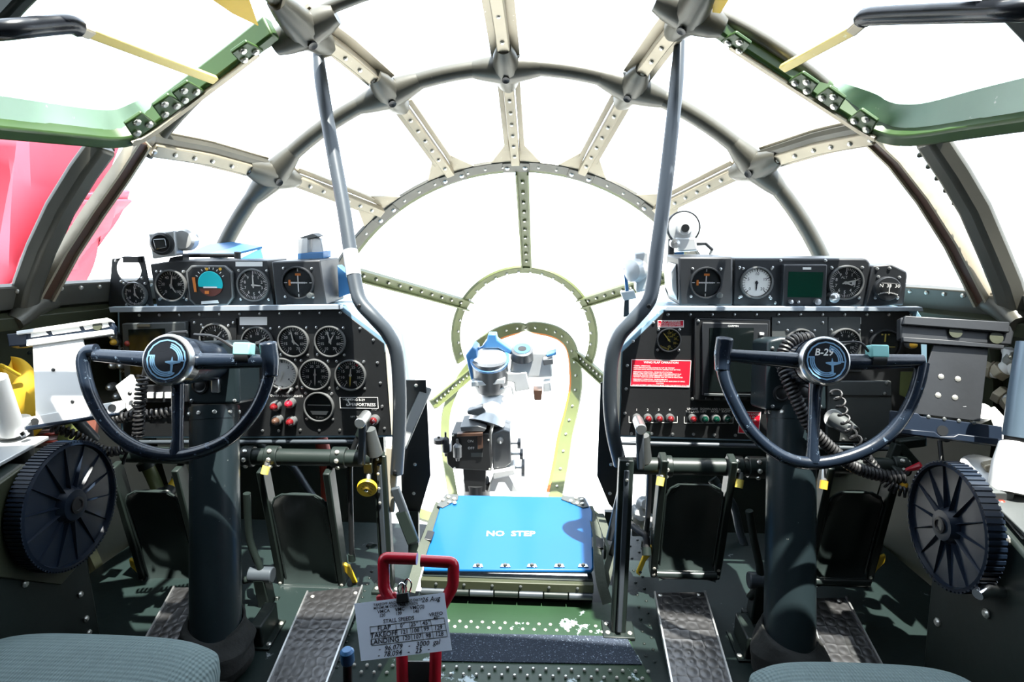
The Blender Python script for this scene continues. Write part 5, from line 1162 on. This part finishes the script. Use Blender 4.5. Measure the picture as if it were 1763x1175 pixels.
def ctext(s, a, b, h, bold=.015, shear=0): p = cpt(a, b); m.text(s, p.x, p.y, .0016, h*Wd, bold=bold, rot=ang, shear=shear)
ctext('TAKEOFF AND LANDING DATA', .48, .07, .038); ctext('MINIMUM CONTROL SPEEDS', .45, .13, .038)
for s, a in (('VMCA', .31), ('VMC', .49), ('VMC(2)', .68)): ctext(s, a, .2, .05)
for s, a in (('120', .29), ('130', .47), ('140', .66)): ctext(s, a, .27, .045)
ctext('STALL SPEEDS', .46, .38, .055); ctext('VREFO', .87, .36, .05); ctext('40°', .87, .43, .05)
for b, row in ((.49, (('FLAP', .29, .068), ('0°', .49, .06), ('25°', .62, .06), ('45°', .75, .06))), (.60, (('TAKEOFF', .28, .07), ('121', .5, .06), ('108', .62, .06), ('99', .74, .06), ('129', .87, .06))), (.71, (('LANDING', .28, .07), ('120', .51, .06), ('107', .63, .06), ('98', .75, .06), ('128', .87, .06)))):
    for s, a, h in row: ctext(s, a, b, h)
ctext('26 Aug', .84, .09, .07, .01, .25); ctext('-  96,079   -   3000  gal', .53, .84, .072, .01, .2); ctext('-  78,094   -   25   -', .46, .94, .072, .01, .2)
m.build('writing', 'ink', t)
m = MB(F)
for b in (.44, .545, .655, .765): 
    p, q = cpt(.14, b), cpt(.95, b); s = V((-(q-p).y, (q-p).x)).normalized()*.0003; m.prism([tuple(p-s), tuple(p+s), tuple(q+s), tuple(q-s)], .0012, .0015)
for a in (.14, .42, .57, .69, .8, .95):
    p, q = cpt(a, .44), cpt(a, .765); s = V((-(q-p).y, (q-p).x)).normalized()*.0003; m.prism([tuple(p-s), tuple(p+s), tuple(q+s), tuple(q-s)], .0012, .0015)
m.build('table_rules', 'panel_grey', t)
F2 = F; t = thing('binder_clip', 'small black binder clip gripping the top of the speed card', 'clip', F)
p = F.q(694, 1030); MB(F).prism([(p[0]-.009, p[1]-.007), (p[0]+.009, p[1]-.007), (p[0]+.0085, p[1]+.006), (p[0]-.0085, p[1]+.006)], -.004, .006).build('body', 'black', t, .001)
MB(F).tube(cat([V((p[0]-.005, p[1]+.006, .004)), V((p[0]-.006, p[1]+.014, .006)), V((p[0], p[1]+.02, .008)), V((p[0]+.006, p[1]+.014, .006)), V((p[0]+.005, p[1]+.006, .004))], 5), .0011, 6).build('wire_loop', 'chrome', t)
MB(F).tube(cat([V((p[0], p[1]+.006, -.003)), V((p[0], p[1]+.018, -.006)), V((p[0]+.006, p[1]+.026, -.008)), V((p[0]+.012, p[1]+.018, -.006)), V((p[0]+.009, p[1]+.006, -.003))], 5), .0011, 6).build('wire_loop', 'chrome', t)
q = atD(598, 1132, .95); t = thing('floor_lever', 'blue tipped lever left of the red control lock', 'lever', loc=(q.x, q.y-.06, ZF))
MB().tube([V((q.x, q.y-.06, ZF)), q], [.008, .007], 10).build('rod', 'black', t); MB().tube([q+V((0, 0, -.012)), q+V((0, 0, -.008)), q+V((0, 0, .01)), q+V((0, 0, .014))], [.008, .0105, .0105, .007], 14).build('knob', 'blue_paint', t)
# ---------------------------------------------------------------- clipboards
F = camframe(120, 655, 1.33, 24, yaw=12, roll=8)
t = thing('chart_holder', 'sunlit white left chart holder with slotted top rail', 'chart holder', F, group='chart holders')
MB(F).prism(F.poly([(56, 596), (142, 584), (160, 690), (176, 702), (62, 732)]), -.006, 0).build('board', 'white', t, .001)
MB(F).prism(F.poly([(25, 577), (160, 550), (188, 551), (196, 562), (194, 576), (30, 598)]), -.02, -.004).build('top_rail', 'navy', t, .003)
MB(F).prism(F.poly([(30, 571), (186, 548), (192, 554), (30, 577)]), -.018, .004).build('rail_lip', 'white', t, .001)
for pts in ([(52, 572), (74, 568), (82, 576), (52, 581)], [(86, 568), (134, 561), (138, 569), (90, 576)], [(141, 560), (158, 557), (159, 565), (146, 568)], [(175, 556), (184, 554), (187, 562), (175, 565)]): MB(F).prism(F.poly(pts), -.004, -.002).build('slot', 'white', t)
MB(F).prism(F.poly([(48, 586), (194, 568), (196, 576), (48, 597)]), -.004, .006).build('lower_lip', 'white', t, .001)
u, v = F.q(167, 562); disc(MB(F), u, v, -.004, .009, .004, 16).build('knob', 'wall_green', t)
MB(F).prism(F.poly([(10, 575), (46, 572), (46, 594), (14, 597)]), -.03, -.002).build('end_block', 'navy', t, .002)
MB(F).prism(F.poly([(32, 722), (210, 690), (217, 692), (216, 704), (205, 712), (38, 740)]), -.004, .004).build('tray', 'white', t, .002); MB(F).prism(F.poly([(34, 738), (205, 711), (206, 716), (38, 744)]), -.004, .018).build('tray_lip', 'navy', t, .002)
for x, y in ((62, 727), (195, 703)): u, v = F.q(x, y); disc(MB(F), u, v, .004, .008, .002, 14).build('stop', 'black', t)
MB(F).bolts([V((*F.q(92, 637), 0)), V((*F.q(125, 692), 0))], (0, 0, 1), .004, .003).build('screws', 'black', t, kind='stuff')
MB(F).cyl((-.02, -.05, -.006), (-.02, -.12, -.12), .012).build('support_arm', 'tube_grey', t)
F = camframe(1645, 650, 1.34, 24, yaw=-10, roll=-6)
t = thing('chart_holder', 'black right chart holder with deep lower tray, partly sunlit', 'chart holder', F, group='chart holders')
MB(F).prism(F.poly([(1608, 592), (1702, 600), (1688, 726), (1570, 712)]), -.006, 0).build('board', 'panel_box', t, .001)
MB(F).prism(F.poly([(1552, 546), (1742, 560), (1748, 572), (1744, 594), (1552, 584)]), -.03, -.004).build('top_rail', 'panel_box', t, .003)
MB(F).prism(F.poly([(1556, 545), (1735, 556), (1735, 574), (1552, 560)]), -.02, .008).build('rail_lip', 'panel_box', t, .002); MB(F).prism(F.poly([(1552, 582), (1640, 588), (1725, 596), (1724, 602), (1552, 590)]), -.004, .01).build('lower_lip', 'panel_box', t, .001)
for x, y in ((1645, 572), (1715, 582)): u, v = F.q(x, y); disc(MB(F), u, v, -.002, .013, .004, 20).build('knob', 'wall_green', t)
MB(F).prism(F.poly([(1532, 707), (1580, 712), (1585, 717), (1725, 735), (1725, 766), (1530, 742)]), -.004, .002).build('tray', 'navy', t, .002)
MB(F).prism(F.poly([(1530, 738), (1600, 744), (1610, 752), (1632, 752), (1640, 748), (1722, 758), (1720, 770), (1530, 746)]), .0, .026).build('tray_lip', 'navy', t, .002)
u, v = F.q(1622, 742); disc(MB(F), u, v, .002, .011, .001, 16).build('cutout', 'black', t)
MB(F).bolts([V((*F.q(x, y), 0)) for x, y in ((1620, 649), (1649, 653), (1615, 681), (1644, 685))], (0, 0, 1), .006, .002).build('screws', 'bolt', t, kind='stuff'); MB(F).bolts([V((*F.q(x, y), .002)) for x, y in ((1598, 718), (1625, 722), (1650, 725), (1676, 729), (1592, 588), (1617, 590))], (0, 0, 1), .004, .002).build('screws', 'panel_grey', t, kind='stuff')
MB(F).cyl((.02, -.05, -.006), (.04, -.12, -.12), .012).build('support_arm', 'tube_grey', t)
# ---------------------------------------------------------------- bombsight in the nose
F = vframe(830, 790, 2.12, 0, yaw=0)
t = thing('bombsight', 'black bombsight box on a short pedestal with a pale telescope head', 'bombsight', loc=(F.o.x, 2.12, ZF))
MB(F).prism(F.poly([(777, 747), (842, 747), (846, 812), (778, 808), (770, 800), (768, 780), (777, 778)]), -.12, 0).build('box', 'panel', t, .004)
MB(F).prism(F.poly([(846, 750), (866, 742), (878, 746), (880, 800), (870, 808), (848, 810)]), -.12, -.01).build('side_box', 'sight_grey', t, .004)
MB(F).prism(F.poly([(796, 808), (836, 810), (835, 850), (800, 850)]), -.08, -.01).build('stem', 'panel', t, .002)
a = F.w(*F.q(818, 850), -.05); MB().tube([a+V((0, 0, .03)), V((a.x, a.y+.06, a.z-.35))], [.05, .06], 16).build('pedestal', 'panel', t)
MB(F).prism(F.poly([(848, 812), (885, 806), (888, 816), (850, 824)]), -.10, .01).build('foot_bracket', 'white_metal', t, .004)
MB(F).prism(F.poly([(838, 852), (848, 824), (874, 822), (892, 852), (878, 852), (868, 836), (858, 836), (852, 852)]), -.08, -.02).build('pedestal_legs', 'white_metal', t, .003)
for x, y, r0, h, mm, dr in ((789, 772, .016, .055, 'sight_grey', (0, -1, 0)), (769, 762, .014, .06, 'panel', (0, -1, 0)), (757, 755, .02, .02, 'panel', (0, 1, 0))):
    u, v = F.q(x, y); MB(F).lathe([(r0*.4, -h*.75), (r0*.5, -h*.55), (r0, -h*.45), (r0, h*.3), (r0*.6, h*.45), (r0*.25, h*.5), (r0*.25, h*.8), (0, h*.8)], (u, v, .02), (0, 1, 0), 18).build('canister', mm, t)
MB(F).prism(F.poly([(822, 745), (831, 743), (832, 770), (823, 772)]), 0, .012).build('bracket', 'brown_rail', t, .001); MB(F).prism(F.poly([(788, 744), (832, 742), (832, 747), (788, 749)]), 0, .02).build('top_arm', 'brown_rail', t, .001)
MB(F).prism(F.poly([(793, 733), (824, 731), (838, 736), (834, 741), (795, 741)]), -.10, .015).build('deck_plate', 'sight_grey', t, .002)
MB(F).prism(F.poly([(802, 712), (830, 704), (836, 712), (822, 720), (804, 718)]), -.06, -.02).build('knob_guard', 'sight_grey', t, .004)
m = MB(F)
for s, x, y in (('ON', 810, 760), ('OFF', 811, 772)): u, v = F.q(x, y); m.text(s, u, v, .001, .014)
m.build('lettering', 'mark_white', t)
MB(F).prism(F.poly(rectp(811, 780, 831, 787)), 0, .002).build('name_plate', 'panel_grey', t)
MB(F).bolts([V((*F.q(x, y), 0)) for x, y in ((780, 750), (841, 758), (843, 808), (783, 806))], (0, 0, 1), .004, .003).build('bolts', 'bolt', t, kind='stuff')
u, v = F.q(861, 759); MB(F).lathe([(.012, -.01), (.012, .004), (.005, .006), (0, .006)], (u, v, 0), (0, 0, 1), 14).build('dial_knob', 'steel', t)
for x, y, L2 in ((893, 773, .03), (897, 792, .03), (900, 816, .05)): u, v = F.q(x, y); MB(F).cyl((u-.05, v, -.05), (u, v, -.05), .006).build('shaft', 'steel', t); MB(F).cyl((u-.006, v, -.05), (u+.006, v, -.05), L2*.7, n=18).build('side_knob', 'sight_grey', t)
# telescope head on top
H = vframe(845, 640, 2.18, 0)
q = H.w(*H.q(843, 668), -.05); a = H.w(*H.q(842, 622), -.03)
MB().tube([q+V((0, 0, -.03)), q, a], [.055, .066, .068], 28).build('telescope_body', 'sight_grey', t)
MB().lathe([(.07, -.012), (.073, -.004), (.073, .004), (.064, .008), (.06, .004), (0, .004)], a, (a-q).normalized()+V((0, -.35, 0)), 28).build('telescope_cap', 'blue_paint', t)
MB().lathe([(.06, .005), (.045, .012), (0, .014)], a, (a-q).normalized()+V((0, -.35, 0)), 28).build('lens', 'white', t)
MB(H).prism(H.poly([(800, 615), (812, 600), (820, 606), (822, 660), (812, 668)]), -.12, -.02).build('yoke_arm', 'blue_paint', t, .004)
MB(H).prism(H.poly([(836, 592), (838, 582), (852, 582), (854, 592), (880, 610), (878, 618), (856, 606), (826, 606)]), -.1, -.05).build('top_arm', 'blue_paint', t, .004)
MB(H).prism(H.poly([(866, 648), (906, 646), (912, 676), (886, 680), (884, 664), (866, 660)]), -.1, -.03).build('gimbal', 'white_metal', t, .004)
MB(H).prism(H.poly([(812, 655), (870, 650), (870, 658), (812, 664)]), -.02, .02).build('clamp_band', 'white_metal', t, .003)
MB(H).prism(H.poly([(880, 610), (950, 612), (955, 660), (900, 660), (876, 650)]), -.14, -.05).build('gyro_case', 'white_metal', t, .012)
c_ = H.w(*H.q(898, 614), -.06); k = MB().lathe([(.046, -.02), (.04, .012), (.032, .016), (.02, .014), (.016, .004), (0, .004)], c_, (0, -.45, 1), 26).build('eyecup', 'sight_grey', t, label='black rubber eyecup'); MB().lathe([(.03, .0145), (.03, .0175), (.016, .016), (.016, .0145)], c_, (0, -.45, 1), 22).build('eyecup_ring', 'blue_paint', k); MB().lathe([(.017, .005), (.017, .016), (0, .0155)], c_, (0, -.45, 1), 18).build('eyecup_hole', 'black', k)
for pts, mm in (([(918, 672), (934, 672), (932, 690), (920, 690)], 'brown_rail'), ([(935, 660), (948, 658), (950, 674), (936, 676)], 'white_metal'), ([(934, 620), (952, 618), (953, 628), (936, 630)], 'sight_grey'), ([(940, 612), (958, 606), (958, 612), (942, 616)], 'blue_paint')): MB(H).prism(H.poly(pts), -.05, .0).build('fitting', mm, t, .003)
m = MB(H); m.tube(cat([V((*H.q(x, y), .0)) for x, y in ((818, 664), (845, 675), (868, 668), (880, 666), (884, 680))], 5), .004, 8); m.build('cable', 'white_metal', t)
MB().tube([H.w(*H.q(850, 690), -.06), F.w(*F.q(835, 742), -.06)], [.05, .07], 18).build('neck', 'white_metal', t)

# ---------------------------------------------------------------- pipes and clutter under the dashboards
def pipe(name, lab, c_, pts, r, mm):
    P = [atY(x, y, Y) for x, y, Y in pts]; t = thing(name, lab, c_, loc=P[-1]); MB().tube(cat(P, 6), r, 12).build('run', mm, t)
    for e in (0, -1): d = (P[1]-P[0]) if e == 0 else (P[-1]-P[-2]); d = d.normalized(); MB().tube([P[e]-d*.01, P[e]+d*.01], r*1.35, 12).build('end_collar', 'dark_green', t)
    return t
pipe('red_hose', 'dark red hose dropping behind the right pedal of the left pilot', 'hose', [(550, 748, 1.7), (560, 790, 1.68), (564, 840, 1.68), (562, 900, 1.7)], .02, 'hose_red')
pipe('green_strut', 'olive green hydraulic strut above the left pedal', 'strut', [(252, 800, 1.6), (262, 820, 1.6), (275, 850, 1.58)], .018, 'olive')
pipe('yellow_hose', 'yellow hose end behind the left column', 'hose', [(308, 822, 1.62), (300, 832, 1.6), (292, 845, 1.58)], .013, 'yellow')
pipe('grey_conduit', 'grey conduit crossing behind the left pedals', 'conduit', [(450, 770, 1.84), (500, 800, 1.84), (535, 850, 1.82), (600, 930, 1.7), (640, 945, 1.62)], .012, 'tube_grey')
pipe('brake_line', 'thin dark brake line left of the centre post', 'pipe', [(620, 745, 1.44), (604, 790, 1.43), (603, 850, 1.43), (606, 960, 1.42)], .007, 'black')
pipe('brake_line', 'thin dark brake line looping to the floor right of the centre post', 'pipe', [(1114, 752, 1.49), (1118, 800, 1.49), (1116, 880, 1.49), (1110, 940, 1.46)], .007, 'black')
pipe('floor_hose', 'dark hose bending to the floor beside the right centre post', 'hose', [(1080, 898, 1.5), (1100, 915, 1.46), (1112, 925, 1.44), (1113, 950, 1.42)], .009, 'rubber')
pipe('grey_conduit', 'grey conduit crossing behind the right pedals', 'conduit', [(1230, 830, 1.75), (1262, 870, 1.72), (1275, 920, 1.7), (1300, 985, 1.66)], .012, 'tube_grey')
F = vframe(1100, 895, 1.6); t = thing('hydraulic_valve', 'cluster of bright valve fittings behind the right centre post', 'valve', F)
for x, y, r0 in ((1098, 885, .03), (1112, 898, .026), (1106, 868, .022)): u, v = F.q(x, y); MB(F).lathe([(r0*.6, -.03), (r0, -.02), (r0, .01), (r0*.6, .016), (r0*.6, .03), (0, .03)], (u, v, 0), (.2, .5, 1), 14).build('fitting', 'white_metal', t)
MB(F).prism(F.poly([(1088, 900), (1120, 900), (1120, 925), (1088, 925)]), -.04, 0).build('body', 'tube_grey', t, .004)
# hinge brackets beside the columns
for lab, px, X in (('dark forked link beside the left column', [(425, 850), (430, 930), (450, 990), (420, 1000)], 0), ('dark forked link beside the right column', [(1290, 880), (1298, 930), (1310, 1000), (1290, 1030)], 0)):
    P = [atY(x, y, 1.34) for x, y in px]; t = thing('column_link', lab, 'link', loc=(P[-1].x, P[-1].y, ZF), group='links beside the columns')
    MB().tube(cat(P, 5), [.009]*16, 12).build('rod', 'dark_green', t)
    MB().bar(P[2], P[2]+V((0, .02, -.14)), .03, .04, (0, -1, 0)).build('fork', 'dark_green', t, .004); MB().cyl(P[2]-V((.03, 0, 0)), P[2]+V((.03, 0, 0)), .02).build('pivot', 'tube_grey', t, .003); MB().bar(P[2]+V((0, .02, -.12)), V((P[2].x, P[2].y+.04, ZF)), .05, .03, (0, -1, 0)).build('base', 'dark_green', t, .003)
F = vframe(455, 1075, 1.2); 
for lab, x, y in (('dark blue bracket box on the floor right of the left column', 457, 1075), ('dark green bracket box on the floor left of the right column', 1283, 1095)):
    q = atZ(x, y+20, ZF); t = thing('floor_bracket', lab, 'bracket', loc=q, group='floor brackets')
    MB().box(q+V((0, 0, .03)), (.03, .09, .06)).build('box', 'dark_green', t, .004); MB().box(q+V((0, 0, .003)), (.06, .1, .006)).build('flange', 'dark_green', t, .001); MB().bolts([q+V((.024, -.035, .006)), q+V((.024, .035, .006)), q+V((-.024, -.035, .006))], (0, 0, 1), .006, .004).build('bolts', 'bolt', t, kind='stuff')

# ---------------------------------------------------------------- left wall clutter
q = [atD(x, y, 1.45) for x, y in ((12, 735), (8, 690), (20, 650), (48, 632), (62, 640), (58, 690), (40, 735), (22, 742))]
t = thing('yellow_bag', 'crumpled bright yellow cloth bag behind the left chart holder', 'bag', loc=q[0])
cc = sum(q, V((0, 0, 0)))/8; vs = []; N = 24; K = 12; rnd = random.Random(4)
for j in range(K+1):
    a = math.pi*j/K
    for i in range(N):
        b = 2*math.pi*i/N; k = 1+.1*math.sin(3*b+2*a)+.08*math.sin(5*b-3*a)
        vs.append(cc+V((math.sin(a)*math.cos(b)*.05*k, math.sin(a)*math.sin(b)*.06*k, math.cos(a)*.085*k+.01*math.sin(4*b))))
MB().add(vs, [(j*N+i, (j+1)*N+i, (j+1)*N+(i+1) % N, j*N+(i+1) % N) for j in range(K) for i in range(N)]).build('sack', 'yellow_cloth', t, sub=2, sharp=180)
MB().tube(cat([cc+V((.0, -.03, .08)), cc+V((.02, -.05, .1)), cc+V((.04, -.03, .07))], 5), .004, 6).build('drawstring', 'yellow', t)
t = thing('bracket_frame', 'copper brown bracket frame on the left wall', 'frame', loc=atD(30, 600, 1.5))  # bracket frame on the wall, built as one bar
MB().bar(atD(-10, 560, 1.5), atD(55, 535, 1.55), .05, .012, (0, -.4, 1)).build('shelf', 'copper', t, .003) if 'copper' in MAT else None
t2 = thing('lever_stand', 'pale lever on a grey drum at the far left edge', 'lever', loc=atD(28, 780, 1.3))
MB().tube([atD(-6, 650, 1.22), atD(22, 745, 1.28)], [.018, .022], 12).build('lever', 'white', t2); MB().tube([atD(26, 735, 1.3), atD(34, 795, 1.31)], [.03, .026], 20).build('drum', 'panel_grey', t2); MB().lathe([(.034, 0), (.036, .004), (.034, .012), (0, .014)], atD(26, 738, 1.3), (0, -.3, 1), 20).build('drum_cap', 'steel', t2); MB().cyl(atD(40, 745, 1.27), atD(44, 750, 1.27), .008).build('thumb_screw', 'chrome', t2)
t = thing('wire_bundle', 'bundle of thin grey and red wires under the left chart holder', 'wires', loc=atD(85, 760, 1.5))
for k in range(9):
    o = rnd.uniform(-8, 8); MB().tube(cat([atD(62, 745+k*3, 1.5), atD(85+o, 742+k*3.2, 1.49), atD(112, 738+k*3.4, 1.52)], 5), .004, 6).build('wire', 'hose_red' if k in (2, 6) else 'wire', t)
t = thing('support_strut', 'olive and rust coloured strut plates below the left chart holder', 'strut', loc=atD(135, 770, 1.5))
MB().bar(atD(128, 730, 1.5), atD(112, 775, 1.5), .05, .012, (0, -1, .3)).build('plate', 'olive', t, .002); MB().bar(atD(158, 715, 1.52), atD(152, 760, 1.52), .035, .012, (0, -1, .3)).build('plate', 'rust', t, .002)
F = PL; t = thing('headset_jack', 'pale jack bracket hanging beside the left coiled cord', 'bracket', loc=atD(228, 680, 1.5))
MB().bar(atD(214, 655, 1.52), atD(236, 700, 1.5), .05, .01, (0, -1, .2)).build('plate', 'white_metal', t, .002); MB().bolts([atD(224, 678, 1.49), atD(230, 698, 1.48)], (0, -1, .2), .005, .004).build('screws', 'black', t, kind='stuff')
# ---------------------------------------------------------------- right wall clutter
t = thing('oxygen_hose', 'blue grey hose tube rising from a white base at the far right edge', 'hose', loc=atD(1745, 800, 1.2))
MB().tube([atD(1772, 590, 1.22), atD(1757, 680, 1.22), atD(1748, 752, 1.22)], .021, 18).build('tube', 'blue_grey', t); MB().tube([atD(1748, 750, 1.22), atD(1747, 770, 1.22)], .018, 18).build('neck', 'black', t); MB().tube([atD(1747, 766, 1.22), atD(1742, 800, 1.21), atD(1738, 850, 1.2)], [.026, .032, .036], 20).build('base', 'white', t)
for lab, pts, r, fm in (('white elbow pipe with brass nuts on the right wall', [(1700, 635, 1.5), (1720, 640, 1.48), (1738, 628, 1.46), (1742, 600, 1.45)], .017, 'white'), ('pale angled pipe stub beside the right chart holder', [(1722, 680, 1.48), (1740, 692, 1.46), (1755, 712, 1.44)], .016, 'white_metal')):
    P = [atD(*p) for p in pts]; t = thing('wall_pipe', lab, 'pipe', loc=P[0], group='wall pipes'); MB().tube(cat(P, 5), r, 14).build('run', fm, t)
    for k in (0, 1): d = (P[k+1]-P[k]).normalized(); MB().tube([P[k]-d*.008, P[k]+d*.012], r*1.4, 6).build('nut', 'tan_metal', t, .002)
    MB().cyl(P[1]+V((0, -.02, .03)), P[1]+V((0, -.03, .045)), .012, n=8).build('bolt', 'bolt', t)
t = thing('wall_pipe', 'long white lever arm leaning on the right wall', 'pipe', loc=atD(1750, 640, 1.42)); MB().bar(atD(1738, 598, 1.46), atD(1754, 645, 1.44), .035, .02, (0, -1, 0)).build('arm', 'white', t, .006); MB().bolts([atD(1742, 612, 1.43)], (0, -1, 0), .008, .005).build('bolt', 'bolt', t)
P = [atD(1618, 760, 1.45), atD(1622, 800, 1.42)]
t = thing('throttle_link', 'dark link rod with bright end below the right chart holder', 'rod', loc=P[1]); MB().tube(P, .005, 10).build('rod', 'black', t); MB().ball(P[1], .009, 10).build('ball_end', 'steel', t)
t = thing('pedal_frame', 'dark triangular bracket behind the right trim wheel', 'bracket', loc=atD(1560, 800, 1.5))
for a, b in (((1545, 765), (1575, 800)), ((1545, 765), (1532, 800)), ((1545, 765), (1590, 760))): MB().bar(atD(*a, 1.5), atD(*b, 1.5), .022, .02, (0, -1, 0)).build('bar', 'dark_green', t, .003)
F = PRt; t = thing('usb_charger', 'round grey power plug with thin white cable on the right dashboard', 'charger', loc=PRt.w(*PRt.q(1434, 722)))
a = PRt.w(*PRt.q(1430, 718), .012); b = a+PRt.n*.06+V((.03, 0, -.02)); MB().tube([a, a.lerp(b, .5), b], [.02, .02, .014], 18).build('plug', 'panel_grey', t, .002); MB().tube([a+PRt.n*.002, a+PRt.n*.006], [.024, .024], 18).build('collar', 'white', t)
MB().tube(cat([b, b+V((.02, -.02, -.04)), atD(1470, 765, 1.42), atD(1500, 800, 1.4), atD(1540, 815, 1.39), atD(1575, 805, 1.36)], 6), .0025, 6).build('cable', 'black', t); MB().tube([atD(1560, 810, 1.37), atD(1586, 802, 1.35)], [.004, .009], 10).build('red_tip', 'red', t)
# ---------------------------------------------------------------- hatch handles overhead
for lab, blk, yel, s in (('left overhead hatch handle, black grip with yellow bar', [(-60, 58), (0, 52), (85, 44), (120, 42), (135, 48)], [(135, 48), (155, 56), (370, 138)], -1), ('right overhead hatch handle, black grip with yellow bar', [(1820, 14), (1763, 18), (1650, 22), (1500, 28), (1486, 36)], [(1486, 36), (1468, 52), (1348, 118)], 1)):
    A = [surfk(*q, .9) for q in blk]; A[0] = surfk(*blk[0], .985); B = [surfk(*q, (.9, .905, .935)[i]) for i, q in enumerate(yel)]
    t = thing('hatch_handle', lab, 'handle', loc=B[-1], group='overhead hatch handles')
    MB().tube(cat(A, 4), .0155, 12).build('grip', 'gloss_black', t); MB().bar(B[0], B[1], .02, .018, inward(B[0])).build('ferrule', 'tan_metal', t, .003); MB().bar(B[1], B[2], .02, .012, inward(B[1])).build('bar', 'yellow_bar', t, .003)
for lab, pts, s in (('yellow painted pad at the top edge left of centre', [(350, -10), (425, -14), (446, 46), (400, 24)], -1), ('small yellow painted pad at the top edge right of centre', [(1228, -12), (1262, -12), (1240, 24), (1226, 22)], 1)):
    P = [surfk(*q, .955) for q in pts]; iw = inward(P[0]); t = thing('yellow_pad', lab, 'pad', loc=P[0], group='yellow pads overhead')
    MB().add(*slab(P, -iw*.012)).build('pad', 'yellow', t, .002); MB().tube([P[1]-iw*.006, surf(*pts[1])], .012, 8).build('mount', 'dark_green', t)
# ---------------------------------------------------------------- outside: red cloth cover on the left
t = thing('red_cover', 'folded red cloth cover outside the left side window', 'cover', loc=(-4.2, 3.4, -2.5))
def cover(p0, p1, nz=16, nx=20):
    vs = []; A = [atD(x, y, 3.6) for x, y in p0]; 
    a, b, c, d = A
    for j in range(nz+1):
        for i in range(nx+1):
            u, v = i/nx, j/nz; q = (a*(1-u)+b*u)*(1-v)+(d*(1-u)+c*u)*v
            vs.append(q+V((.3*math.sin(u*9+v*2)*.3, .25*math.sin(u*14+1.5*v), 0)))
    n = nx+1; return MB().add(vs, [(j*n+i, j*n+i+1, j*n+n+i+1, j*n+n+i) for j in range(nz) for i in range(nx)])
cover([(-160, 225), (150, 236), (95, 520), (-160, 560)], 0).build('cloth', 'pink_cloth', t, solid=.02)
cover([(155, 330), (164, 345), (120, 440), (70, 500)], 0, 10, 10).build('hanging_fold', 'pink_cloth', t, solid=.02)
q = atD(-60, 400, 3.7); MB().tube([V((q.x, q.y, -2.5)), q+V((0, 0, .9))], .04, 12).build('pole', 'white_metal', t)
MB().tube([V((q.x, q.y, -2.45)), V((q.x, q.y, -2.5))], .3, 20).build('base', 'white_metal', t)
